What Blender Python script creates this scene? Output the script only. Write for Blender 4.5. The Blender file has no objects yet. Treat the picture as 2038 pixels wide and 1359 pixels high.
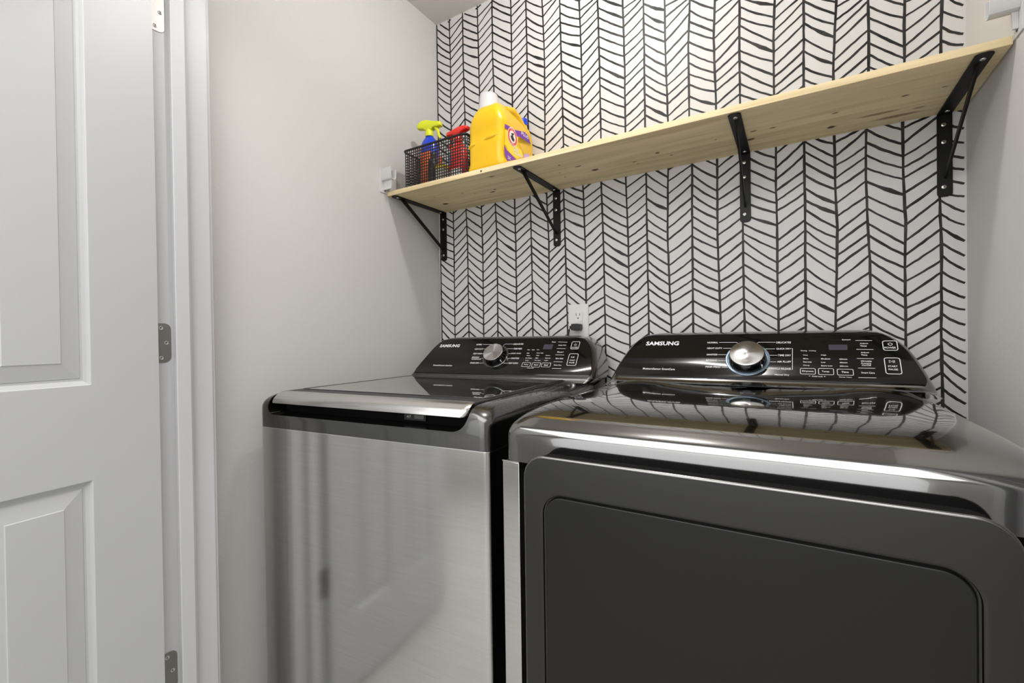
import bpy, bmesh, math, random
from mathutils import Vector, Matrix
import numpy as np
random.seed(7)
PI = math.pi
S = bpy.context.scene
C = S.collection
R = math.radians

# ---------------------------------------------------------------- camera
CZ = 1.13
F_PX, YAW, PITCH, ROLL = 916.135, 0.55090, -0.00743, -0.01402
cam_d = bpy.data.cameras.new('camera')
cam_d.sensor_width = 36.0
cam_d.lens = 36.0 * F_PX / 2038.0
cam_d.clip_start = 0.02
cam = bpy.data.objects.new('camera', cam_d)
C.objects.link(cam)
fw = Vector((-math.sin(YAW), math.cos(YAW), 0))
rt = Vector((math.cos(YAW), math.sin(YAW), 0))
up = Vector((0, 0, 1))
f2 = fw * math.cos(PITCH) + up * math.sin(PITCH)
u2 = up * math.cos(PITCH) - fw * math.sin(PITCH)
r3 = rt * math.cos(ROLL) + u2 * math.sin(ROLL)
u3 = u2 * math.cos(ROLL) - rt * math.sin(ROLL)
m = Matrix((r3, u3, -f2)).transposed().to_4x4()
m.translation = Vector((0, 0, CZ))
cam.matrix_world = m
S.camera = cam

# ---------------------------------------------------------------- light
S.view_settings.view_transform = 'Standard'
S.view_settings.look = 'None'
S.view_settings.gamma = 1
S.view_settings.use_curve_mapping = False
S.view_settings.exposure = -0.17
w = bpy.data.worlds.new('world'); S.world = w
w.use_nodes = True
w.node_tree.nodes['Background'].inputs[0].default_value = (0.8, 0.85, 1.0, 1)
w.node_tree.nodes['Background'].inputs[1].default_value = 0.4

def point(name, loc, power, r, col=(1, 0.95, 0.88)):
    d = bpy.data.lights.new(name, 'POINT'); d.energy = power; d.shadow_soft_size = r; d.color = col
    o = bpy.data.objects.new(name, d); C.objects.link(o); o.location = loc
    return o
def area(name, loc, rot, sx, sy, power, col=(1, 1, 1)):
    d = bpy.data.lights.new(name, 'AREA'); d.shape = 'RECTANGLE'; d.size = sx; d.size_y = sy
    d.energy = power; d.color = col
    o = bpy.data.objects.new(name, d); C.objects.link(o); o.location = loc; o.rotation_euler = rot
    return o
point('closet_lamp', (-0.46, 0.93, 2.37), 15.0, 0.04, (1, 0.98, 0.96))
area('hall_ceiling_fill', (-0.35, -0.65, 2.41), (0, 0, 0), 2.2, 1.7, 56.0, (1, 0.99, 0.98))  # unseen soft fill added under the hall ceiling
area('hall_back_fill', (-0.5, -1.62, 1.35), (R(90), 0, 0), 2.4, 1.9, 26.0, (0.95, 0.975, 1.0))  # added fill from behind the camera, no window there

# ---------------------------------------------------------------- room numbers (metres)
XL, XR, D, ZC = -1.2635, 0.3477, 1.4884, 2.4382      # left wall, right wall, back wall, ceiling
YS, ZS, TS = 1.1996, 1.6529, 0.0160                  # shelf front, underside, thickness

# ---------------------------------------------------------------- materials
def mat(name, col, rough=0.5, metal=0.0, coat=0.0, coat_rough=0.03, spec=0.5, trans=0.0, emit=None):
    M = bpy.data.materials.new(name); M.use_nodes = True
    b = M.node_tree.nodes['Principled BSDF']
    b.inputs['Base Color'].default_value = (*col, 1)
    b.inputs['Roughness'].default_value = rough
    b.inputs['Metallic'].default_value = metal
    b.inputs['Coat Weight'].default_value = coat
    b.inputs['Coat Roughness'].default_value = coat_rough
    b.inputs['Specular IOR Level'].default_value = spec
    b.inputs['Transmission Weight'].default_value = trans
    if emit:
        b.inputs['Emission Color'].default_value = (*emit[0], 1); b.inputs['Emission Strength'].default_value = emit[1]
    return M
def N(M, t, **k):
    n = M.node_tree.nodes.new(t)
    for a, v in k.items():
        if a in n.inputs: n.inputs[a].default_value = v
        else: setattr(n, a, v)
    return n
def LK(M, a, ao, b, bi): M.node_tree.links.new(a.outputs[ao], b.inputs[bi])
def bump(M, scale, strength, dist=0.001, detail=4.0, stretch=None):
    tc = N(M, 'ShaderNodeTexCoord'); nz = N(M, 'ShaderNodeTexNoise'); bp = N(M, 'ShaderNodeBump')
    nz.inputs['Scale'].default_value = scale; nz.inputs['Detail'].default_value = detail
    bp.inputs['Strength'].default_value = strength; bp.inputs['Distance'].default_value = dist
    if stretch:
        mp = N(M, 'ShaderNodeMapping'); mp.inputs['Scale'].default_value = stretch
        LK(M, tc, 'Object', mp, 'Vector'); LK(M, mp, 'Vector', nz, 'Vector')
    else: LK(M, tc, 'Object', nz, 'Vector')
    LK(M, nz, 'Fac', bp, 'Height'); LK(M, bp, 'Normal', M.node_tree.nodes['Principled BSDF'], 'Normal')
    return nz
def vary(M, c1, c2, scale, stretch=(1, 1, 1), lo=0.3, hi=0.7, detail=5):
    tc = N(M, 'ShaderNodeTexCoord'); mp = N(M, 'ShaderNodeMapping'); mp.inputs['Scale'].default_value = stretch
    nz = N(M, 'ShaderNodeTexNoise'); nz.inputs['Scale'].default_value = scale; nz.inputs['Detail'].default_value = detail
    cr = N(M, 'ShaderNodeValToRGB')
    cr.color_ramp.elements[0].position = lo; cr.color_ramp.elements[0].color = (*c1, 1)
    cr.color_ramp.elements[1].position = hi; cr.color_ramp.elements[1].color = (*c2, 1)
    LK(M, tc, 'Object', mp, 'Vector'); LK(M, mp, 'Vector', nz, 'Vector'); LK(M, nz, 'Fac', cr, 'Fac')
    LK(M, cr, 'Color', M.node_tree.nodes['Principled BSDF'], 'Base Color')

M_wall = mat('wall_paint', (0.625, 0.612, 0.595), 0.6, spec=0.3); bump(M_wall, 240, 0.6, 0.0012, 3)
M_ceil = mat('ceiling_paint', (0.68, 0.66, 0.635), 0.7, spec=0.2); bump(M_ceil, 200, 0.3, 0.001, 3)
M_paper = mat('wallpaper', (0.65, 0.64, 0.63), 0.55, spec=0.3)
M_ink = mat('wallpaper_ink', (0.018, 0.017, 0.016), 0.5, spec=0.3); vary(M_ink, (0.009, 0.009, 0.009), (0.045, 0.043, 0.04), 30, (1, 1, 1), 0.35, 0.75)
M_trim = mat('white_trim_paint', (0.56, 0.565, 0.58), 0.42, spec=0.4)
M_door = mat('white_door_paint', (0.53, 0.54, 0.545), 0.38, spec=0.45)
M_floor = mat('pale_floor', (0.42, 0.41, 0.39), 0.5); vary(M_floor, (0.38, 0.37, 0.35), (0.47, 0.46, 0.44), 3, (1, 9, 1))
M_graph = mat('graphite_metal_paint', (0.115, 0.114, 0.112), 0.26, 1.0, 0.8, 0.03)
M_graph_top = mat('graphite_glossy_top', (0.19, 0.189, 0.187), 0.095, 1.0, 1.0, 0.012); M_graph_top.node_tree.nodes['Principled BSDF'].inputs['Coat IOR'].default_value = 1.75
M_black = mat('black_glass_panel', (0.006, 0.006, 0.006), 0.07, 0.0, 0.0, 0.02, spec=0.32)
M_lidglass = mat('dark_lid_glass', (0.05, 0.05, 0.05), 0.02, 0.0, 1.0, 0.0, spec=1.0)
M_blackpl = mat('black_plastic', (0.012, 0.012, 0.012), 0.4)
M_void = mat('black_plastic_and_shade', (0.004, 0.004, 0.004), 0.8, spec=0.1)  # shade of gaps and recesses painted near-black; also the door's black sides
M_steel = mat('brushed_stainless', (0.50, 0.495, 0.48), 0.13, 1.0)
vary(M_steel, (0.60, 0.597, 0.585), (0.66, 0.657, 0.645), 9, (1, 1, 26), 0.25, 0.75); bump(M_steel, 30, 0.02, 0.0004, 4, (1, 1, 40))
M_blacksteel = mat('black_stainless', (0.056, 0.056, 0.055), 0.36, 1.0, 0.15, 0.14); bump(M_blacksteel, 30, 0.05, 0.0004, 4, (1, 1, 40))
M_blacksteel2 = mat('black_stainless_inset', (0.036, 0.036, 0.036), 0.38, 1.0, 0.12, 0.15)
M_dooredge = mat('door_edge_sheen', (0.22, 0.22, 0.215), 0.25, 1.0)  # ceiling reflection along the dryer door edge, put in as lighter metal
M_handle = mat('bright_silver_trim', (0.66, 0.655, 0.64), 0.24, 1.0)
M_lidframe = mat('lid_frame_plastic', (0.022, 0.022, 0.022), 0.42, spec=0.35)
M_seam = mat('bright_edge', (0.8, 0.8, 0.78), 0.2, 1.0)
M_knobside = mat('dark_chrome', (0.10, 0.10, 0.10), 0.15, 1.0)
M_ring = mat('blue_grey_ring', (0.20, 0.26, 0.32), 0.25, 0.7)
M_print = mat('white_print', (0.75, 0.76, 0.77), 0.5)
M_display = mat('led_display_window', (0.045, 0.045, 0.06), 0.25)
M_iron = mat('black_bracket_paint', (0.006, 0.006, 0.006), 0.42, 0.0, 0.0, 0.2, spec=0.25)
M_screw = mat('screw_steel', (0.62, 0.61, 0.58), 0.3, 1.0)
M_dark = mat('screw_recess', (0.03, 0.03, 0.03), 0.6)
M_nickel = mat('satin_nickel', (0.30, 0.295, 0.28), 0.42, 1.0)
M_whitepl = mat('white_plastic', (0.62, 0.62, 0.61), 0.4)
M_outlet = mat('outlet_plastic', (0.72, 0.705, 0.68), 0.4)
M_basket = mat('black_basket_plastic', (0.010, 0.009, 0.009), 0.35)
M_yellow = mat('golden_yellow_plastic', (0.82, 0.50, 0.006), 0.27); M_yellow.node_tree.nodes['Principled BSDF'].inputs['Subsurface Weight'].default_value = 0.0
M_cap = mat('translucent_cap_plastic', (0.86, 0.86, 0.88), 0.25, trans=0.35)
M_purple = mat('purple_label', (0.18, 0.03, 0.42), 0.35)
M_lilac = mat('lilac_label', (0.62, 0.38, 0.70), 0.35)
M_red = mat('red_label', (0.75, 0.05, 0.05), 0.35)
M_white = mat('white_label', (0.85, 0.85, 0.85), 0.35)
M_lyel = mat('light_yellow_label', (0.95, 0.72, 0.03), 0.35)
M_blue = mat('blue_plastic', (0.015, 0.06, 0.62), 0.22)
M_lime = mat('lime_yellow_plastic', (0.74, 0.78, 0.02), 0.35)
M_redpl = mat('red_plastic', (0.80, 0.03, 0.02), 0.3)
M_orange = mat('orange_red_plastic', (0.85, 0.16, 0.04), 0.3)
M_cyan = mat('cyan_label', (0.02, 0.30, 0.62), 0.35)
M_dkgrey = mat('dark_grey_plastic', (0.035, 0.035, 0.04), 0.4)
M_cream = mat('cream_plastic', (0.75, 0.70, 0.55), 0.45)

# pine with grain along X and knots at their own places
def pine():
    M = mat('pine_board', (0.62, 0.49, 0.30), 0.55, spec=0.3)
    b = M.node_tree.nodes['Principled BSDF']
    tc = N(M, 'ShaderNodeTexCoord')
    mp = N(M, 'ShaderNodeMapping'); mp.inputs['Scale'].default_value = (1.3, 26, 26)
    nz = N(M, 'ShaderNodeTexNoise'); nz.inputs['Scale'].default_value = 2.2; nz.inputs['Detail'].default_value = 7; nz.inputs['Distortion'].default_value = 0.35
    LK(M, tc, 'Object', mp, 'Vector'); LK(M, mp, 'Vector', nz, 'Vector')
    cr = N(M, 'ShaderNodeValToRGB'); e = cr.color_ramp.elements
    e[0].position = 0.28; e[0].color = (0.68, 0.53, 0.30, 1)
    e[1].position = 0.62; e[1].color = (0.90, 0.75, 0.48, 1)
    x = e.new(0.45); x.color = (0.82, 0.67, 0.41, 1)
    LK(M, nz, 'Fac', cr, 'Fac')
    mp2 = N(M, 'ShaderNodeMapping'); mp2.inputs['Scale'].default_value = (1.5, 5, 5)
    n2 = N(M, 'ShaderNodeTexNoise'); n2.inputs['Scale'].default_value = 2.0; n2.inputs['Detail'].default_value = 2
    LK(M, tc, 'Object', mp2, 'Vector'); LK(M, mp2, 'Vector', n2, 'Vector')
    mixa = N(M, 'ShaderNodeMix', data_type='RGBA', blend_type='MULTIPLY'); mixa.inputs[0].default_value = 1.0
    cr2 = N(M, 'ShaderNodeValToRGB'); cr2.color_ramp.elements[0].position = 0.35; cr2.color_ramp.elements[0].color = (0.84, 0.85, 0.80, 1)
    cr2.color_ramp.elements[1].position = 0.65; cr2.color_ramp.elements[1].color = (1, 0.98, 0.95, 1)
    LK(M, n2, 'Fac', cr2, 'Fac')
    M.node_tree.links.new(cr.outputs['Color'], mixa.inputs[6]); M.node_tree.links.new(cr2.outputs['Color'], mixa.inputs[7])
    prev = mixa.outputs[2]
    sep = N(M, 'ShaderNodeSeparateXYZ'); 
    nzk = N(M, 'ShaderNodeTexNoise'); nzk.inputs['Scale'].default_value = 60
    wob = N(M, 'ShaderNodeVectorMath', operation='SCALE'); wob.inputs['Scale'].default_value = 0.006
    add = N(M, 'ShaderNodeVectorMath', operation='ADD')
    LK(M, tc, 'Object', nzk, 'Vector'); LK(M, nzk, 'Color', wob, 0); LK(M, tc, 'Object', add, 0); LK(M, wob, 'Vector', add, 1)
    knots = [(-1.147, 1.392, 11, 6, 1), (-1.129, 1.306, 3, 2, 1), (-0.831, 1.240, 8, 4, .8), (-0.916, 1.372, 9, 4, 1), (-0.894, 1.354, 5, 3, 1), (-1.015, 1.326, 3, 2, 1),
             (-0.978, 1.351, 3, 2, .8), (-0.606, 1.275, 3, 2.5, 1), (-0.529, 1.372, 9, 6, 1), (-0.562, 1.315, 9, 3, .8), (-0.632, 1.334, 4, 2, .7), (-0.633, 1.377, 3, 2, .7),
             (-0.096, 1.392, 7, 5, 1), (-0.086, 1.340, 6, 3, .8), (-0.043, 1.345, 6, 2.5, .9), (0.083, 1.425, 7, 6, 1), (0.086, 1.339, 5, 3, .8), (-0.176, 1.342, 2, 2, .8),
             (-0.330, 1.345, 5, 5, .9), (-0.300, 1.385, 4, 3, .8), (-0.405, 1.375, 5, 3, .8), (-0.400, 1.395, 4, 2, .8), (0.212, 1.327, 5, 3, .9), (0.278, 1.326, 4, 2, .9), (0.175, 1.402, 30, 5, .75), (0.215, 1.44, 34, 6, .8), (0.25, 1.415, 9, 4, .5)]
    for (kx, ky, rx, ry, st) in knots:
        mm = N(M, 'ShaderNodeMapping', vector_type='POINT')
        sx, sy = 1 / (rx * .0013), 1 / (ry * .0013)
        mm.inputs['Scale'].default_value = (sx, sy, 0)
        mm.inputs['Location'].default_value = (-(kx + .003) * sx, -(ky + .003) * sy, 0)
        ln = N(M, 'ShaderNodeVectorMath', operation='LENGTH')
        mr = N(M, 'ShaderNodeMapRange', interpolation_type='SMOOTHSTEP'); mr.inputs['From Min'].default_value = 0.55; mr.inputs['From Max'].default_value = 1.35
        mr.inputs['To Min'].default_value = st; mr.inputs['To Max'].default_value = 0
        LK(M, add, 'Vector', mm, 'Vector'); LK(M, mm, 'Vector', ln, 0); LK(M, ln, 'Value', mr, 'Value')
        mx = N(M, 'ShaderNodeMix', data_type='RGBA')
        M.node_tree.links.new(mr.outputs['Result'], mx.inputs[0]); M.node_tree.links.new(prev, mx.inputs[6])
        mx.inputs[7].default_value = (0.075, 0.032, 0.012, 1) if rx < 20 else (0.24, 0.11, 0.045, 1)
        prev = mx.outputs[2]
    M.node_tree.links.new(prev, b.inputs['Base Color'])
    bm = N(M, 'ShaderNodeBump'); bm.inputs['Strength'].default_value = 0.15; bm.inputs['Distance'].default_value = 0.001
    LK(M, nz, 'Fac', bm, 'Height'); LK(M, bm, 'Normal', b, 'Normal')
    return M
M_pine = pine()

def spun_metal():
    M = mat('spun_aluminium', (0.42, 0.415, 0.41), 0.34, 1.0)
    tc = N(M, 'ShaderNodeTexCoord')
    g = N(M, 'ShaderNodeTexGradient', gradient_type='RADIAL')
    mt = N(M, 'ShaderNodeMath', operation='MULTIPLY'); mt.inputs[1].default_value = 6.2832 * 3
    sn = N(M, 'ShaderNodeMath', operation='SINE')
    mr = N(M, 'ShaderNodeMapRange'); mr.inputs['From Min'].default_value = -1; mr.inputs['To Min'].default_value = 0.2; mr.inputs['To Max'].default_value = 0.42
    LK(M, tc, 'Object', g, 'Vector'); LK(M, g, 'Fac', mt, 0); LK(M, mt, 0, sn, 0); LK(M, sn, 0, mr, 'Value')
    LK(M, mr, 'Result', M.node_tree.nodes['Principled BSDF'], 'Roughness')
    tg = N(M, 'ShaderNodeTangent', direction_type='RADIAL', axis='Z')
    b = M.node_tree.nodes['Principled BSDF']; b.inputs['Anisotropic'].default_value = 0.85
    LK(M, tg, 'Tangent', b, 'Tangent')
    return M
M_spun = spun_metal()

# ---------------------------------------------------------------- mesh helpers
def obj(name, bm, m, parent=None, smooth=False, bevel=0, ang=35):
    bmesh.ops.remove_doubles(bm, verts=bm.verts, dist=1e-6)
    bmesh.ops.recalc_face_normals(bm, faces=bm.faces)
    me = bpy.data.meshes.new(name); bm.to_mesh(me); bm.free()
    for x in (m if isinstance(m, (list, tuple)) else [m]): me.materials.append(x)
    o = bpy.data.objects.new(name, me); C.objects.link(o)
    if parent: o.parent = parent
    if bevel:
        b = o.modifiers.new('b', 'BEVEL'); b.width = bevel; b.segments = 3; b.limit_method = 'ANGLE'; b.angle_limit = R(ang)
        b.harden_normals = False
    if smooth or bevel:
        for p in me.polygons: p.use_smooth = True
        me.set_sharp_from_angle(angle=R(ang))
    return o
def empty(name, label, cat, loc=(0, 0, 0), rz=0, group=None):
    o = bpy.data.objects.new(name, None); C.objects.link(o); o.empty_display_size = 0.05
    o.location = loc; o.rotation_euler = (0, 0, rz); o['label'] = label; o['category'] = cat
    if group: o['group'] = group
    return o
def tag(o, label, cat, group=None):
    o['label'] = label; o['category'] = cat
    if group: o['group'] = group
    return o
def struct(name, bm, m, **k):
    o = obj(name, bm, m, **k); o['kind'] = 'structure'; return o
def nest(root, parent_name, *names):
    """hang parts of a thing under one of its other parts, staying where they are"""
    base = lambda o: o.name.split('.')[0]
    P = [c for c in root.children if base(c) == parent_name][0]
    for c in list(root.children):
        if base(c) in names: c.parent = P; c.matrix_basis = P.matrix_basis.inverted() @ c.matrix_basis
def B(): return bmesh.new()
def box(bm, x0, x1, y0, y1, z0, z1, mi=0):
    v = [bm.verts.new(p) for p in ((x0, y0, z0), (x1, y0, z0), (x1, y1, z0), (x0, y1, z0), (x0, y0, z1), (x1, y0, z1), (x1, y1, z1), (x0, y1, z1))]
    for f in ((3, 2, 1, 0), (4, 5, 6, 7), (0, 1, 5, 4), (1, 2, 6, 5), (2, 3, 7, 6), (3, 0, 4, 7)):
        bm.faces.new([v[i] for i in f]).material_index = mi
    return bm
def rings(bm, rs, cap0=True, cap1=True, closed=True, mi=0):
    prev = None; first = None
    for r in rs:
        cur = [bm.verts.new(p) for p in r]
        if prev:
            n = len(cur)
            for i in range(n if closed else n - 1):
                j = (i + 1) % n
                bm.faces.new((prev[i], prev[j], cur[j], cur[i])).material_index = mi
        else: first = cur
        prev = cur
    if cap0: bm.faces.new(first[::-1]).material_index = mi
    if cap1: bm.faces.new(prev).material_index = mi
    return bm
def circ(c, r, n=24, axis='z', ph=0, ry=None):
    ry = r if ry is None else ry
    out = []
    for i in range(n):
        a = 2 * PI * i / n + ph; u, v = r * math.cos(a), ry * math.sin(a)
        if axis == 'z': out.append((c[0] + u, c[1] + v, c[2]))
        elif axis == 'y': out.append((c[0] + u, c[1], c[2] + v))
        else: out.append((c[0], c[1] + u, c[2] + v))
    return out
def lathe(bm, prof, c=(0, 0, 0), n=28, mi=0):
    return rings(bm, [circ((c[0], c[1], c[2] + z), max(r, 1e-5), n) for r, z in prof], mi=mi)
def tube(bm, pts, r, n=12, mi=0, cap=True, flat=None):
    pts = [Vector(p) for p in pts]; rs = []
    for i, p in enumerate(pts):
        t = (pts[min(i + 1, len(pts) - 1)] - pts[max(i - 1, 0)]).normalized()
        a = Vector((0, 0, 1)) if abs(t.z) < 0.9 else Vector((1, 0, 0))
        s = t.cross(a).normalized(); q = s.cross(t).normalized()
        rr = r[i] if isinstance(r, (list, tuple)) else r
        rs.append([tuple(p + s * rr * math.cos(2 * PI * k / n) + q * rr * (flat or 1) * math.sin(2 * PI * k / n)) for k in range(n)])
    return rings(bm, rs, cap, cap, mi=mi)
def rrect(x0, x1, y0, y1, r, seg=6):
    """rounded rectangle outline, counter-clockwise from the lower left"""
    r = max(min(r, (x1 - x0) / 2 - 1e-5, (y1 - y0) / 2 - 1e-5), 1e-5); pts = []
    for cx, cy, a0 in ((x0 + r, y0 + r, PI), (x1 - r, y0 + r, 1.5 * PI), (x1 - r, y1 - r, 0), (x0 + r, y1 - r, .5 * PI)):
        for k in range(seg + 1):
            a = a0 + k / seg * PI / 2; pts.append((cx + r * math.cos(a), cy + r * math.sin(a)))
    return pts
def rrect4(x0, x1, y0, y1, rs, seg=6):
    pts = []
    for (sx, sy, a0), r in zip(((0, 0, PI), (1, 0, 1.5 * PI), (1, 1, 0), (0, 1, .5 * PI)), rs):
        cx = x1 - r if sx else x0 + r; cy = y1 - r if sy else y0 + r
        for k in range(seg + 1):
            a = a0 + k / seg * PI / 2; pts.append((cx + r * math.cos(a), cy + r * math.sin(a)))
    return pts
def prism_y(bm, outline, y0, y1, mi=0):          # outline in (x, z)
    return rings(bm, [[(x, y0, z) for x, z in outline], [(x, y1, z) for x, z in outline]], mi=mi)
def prism_z(bm, outline, z0, z1, mi=0):
    return rings(bm, [[(x, y, z0) for x, y in outline], [(x, y, z1) for x, y in outline]], mi=mi)
def prism_x(bm, outline, x0, x1, mi=0):          # outline in (y, z)
    return rings(bm, [[(x0, y, z) for y, z in outline], [(x1, y, z) for y, z in outline]], mi=mi)
def resample(rows, k=3):
    """smooth a table of rows by Catmull-Rom interpolation"""
    a = np.array(rows, float); out = []
    for i in range(len(a) - 1):
        p0 = a[max(i - 1, 0)]; p1 = a[i]; p2 = a[i + 1]; p3 = a[min(i + 2, len(a) - 1)]
        for j in range(k):
            t = j / k
            out.append(0.5 * ((2 * p1) + (-p0 + p2) * t + (2 * p0 - 5 * p1 + 4 * p2 - p3) * t * t + (-p0 + 3 * p1 - 3 * p2 + p3) * t ** 3))
    out.append(a[-1]); return [tuple(float(v) for v in r) for r in out]

def text_bm(bm, s, x0, x1, y, h, frame, bold=0.0, mi=0):
    """letters as thin faces; x0..x1 width, y centre, h letter height on the plane frame(x, y) -> point"""
    cu = bpy.data.curves.new('t', 'FONT'); cu.body = s; cu.size = 1; cu.resolution_u = 2; cu.offset = bold
    o = bpy.data.objects.new('t', cu); C.objects.link(o)
    dg = bpy.context.evaluated_depsgraph_get(); me = bpy.data.meshes.new_from_object(o.evaluated_get(dg))
    if len(me.vertices):
        vs = np.array([v.co[:2] for v in me.vertices]); lo, hi = vs.min(0), vs.max(0)
        bb = [bm.verts.new(frame(x0 + (p[0] - lo[0]) / max(hi[0] - lo[0], 1e-6) * (x1 - x0), y - h / 2 + (p[1] - lo[1]) / max(hi[1] - lo[1], 1e-6) * h)) for p in vs]
        for p in me.polygons:
            try: bm.faces.new([bb[i] for i in p.vertices]).material_index = mi
            except ValueError: pass
    bpy.data.objects.remove(o); bpy.data.curves.remove(cu); bpy.data.meshes.remove(me)
def stroke_bm(bm, pts, wd, frame, mi=0):
    """flat ribbon through 2-D points, wd one width or a list"""
    P = [Vector(p) for p in pts]; prev = None
    for i, p in enumerate(P):
        t = (P[min(i + 1, len(P) - 1)] - P[max(i - 1, 0)]).normalized(); n = Vector((-t.y, t.x))
        ww = (wd[i] if isinstance(wd, (list, tuple)) else wd) / 2
        cur = (bm.verts.new(frame(*(p + n * ww))), bm.verts.new(frame(*(p - n * ww))))
        if prev: bm.faces.new((prev[0], prev[1], cur[1], cur[0])).material_index = mi
        prev = cur
def poly_bm(bm, pts, frame, mi=0):
    bm.faces.new([bm.verts.new(frame(*p)) for p in pts]).material_index = mi

# measured stroke positions of the wallpaper drawing, in millimetres
LINES=[[(1135,-1257),(1409,-1258),(1651,-1256),(1971,-1261),(2243,-1261),(2437,-1263)],[(1134,-1188),(1461,-1187),(1647,-1188),(1986,-1192),(2262,-1191),(2426,-1194)],[(1133,-1117),(1503,-1117),(1647,-1122),(1969,-1120),(2241,-1126),(2427,-1126)],[(1134,-1045),(1447,-1043),(1647,-1047),(2090,-1048),(2316,-1051),(2430,-1053)],[(1138,-978),(1502,-975),(1648,-981),(2079,-980),(2220,-984),(2433,-983)],[(1138,-892),(1454,-891),(1645,-894),(1984,-898),(2200,-898),(2400,-899)],[(1142,-823),(1485,-824),(1649,-828),(1893,-831),(2170,-832),(2374,-834)],[(1141,-758),(1476,-752),(1645,-759),(1808,-763),(2146,-760),(2348,-767)],[(1140,-683),(1469,-688),(1649,-692),(1803,-689),(2164,-695),(2320,-697)],[(1246,-612),(1460,-613),(1651,-618),(1802,-617),(2099,-618),(2291,-624)],[(1134,-544),(1451,-547),(1639,-552),(1805,-551),(2115,-554),(2265,-557)],[(1141,-460),(1454,-462),(1647,-468),(1803,-467),(2013,-467),(2231,-471)],[(1140,-398),(1447,-401),(1646,-401),(1804,-403),(2077,-403),(2204,-404)],[(1139,-328),(1439,-337),(1649,-333),(1804,-332),(2023,-337),(2179,-338)],[(1142,-264),(1429,-264),(1650,-262),(1803,-269),(2030,-269),(2149,-263)],[(1140,-186),(1420,-193),(1647,-192),(1804,-193),(2020,-198),(2122,-193)],[(1143,-123),(1306,-125),(1450,-125),(1806,-129),(1953,-130),(2096,-128)],[(1141,-38),(1338,-40),(1437,-39),(1564,-42),(1649,-40),(1805,-44),(1966,-44),(2061,-40)],[(1140,26),(1331,26),(1428,27),(1551,26),(1649,26),(1804,26),(1910,27),(2034,28)],[(1138,92),(1331,97),(1418,98),(1538,94),(1652,93),(1805,92),(1902,95),(2006,100)],[(1137,166),(1317,166),(1408,162),(1525,159),(1653,160),(1806,166),(1906,167),(1980,166)],[(1125,235),(1310,235),(1398,237),(1511,233),(1655,232),(1806,237),(1881,236),(1952,238)],[(985,303),(1110,301),(1336,303),(1449,300),(1453,299),(1807,304),(1843,304),(1924,307)]]
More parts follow.
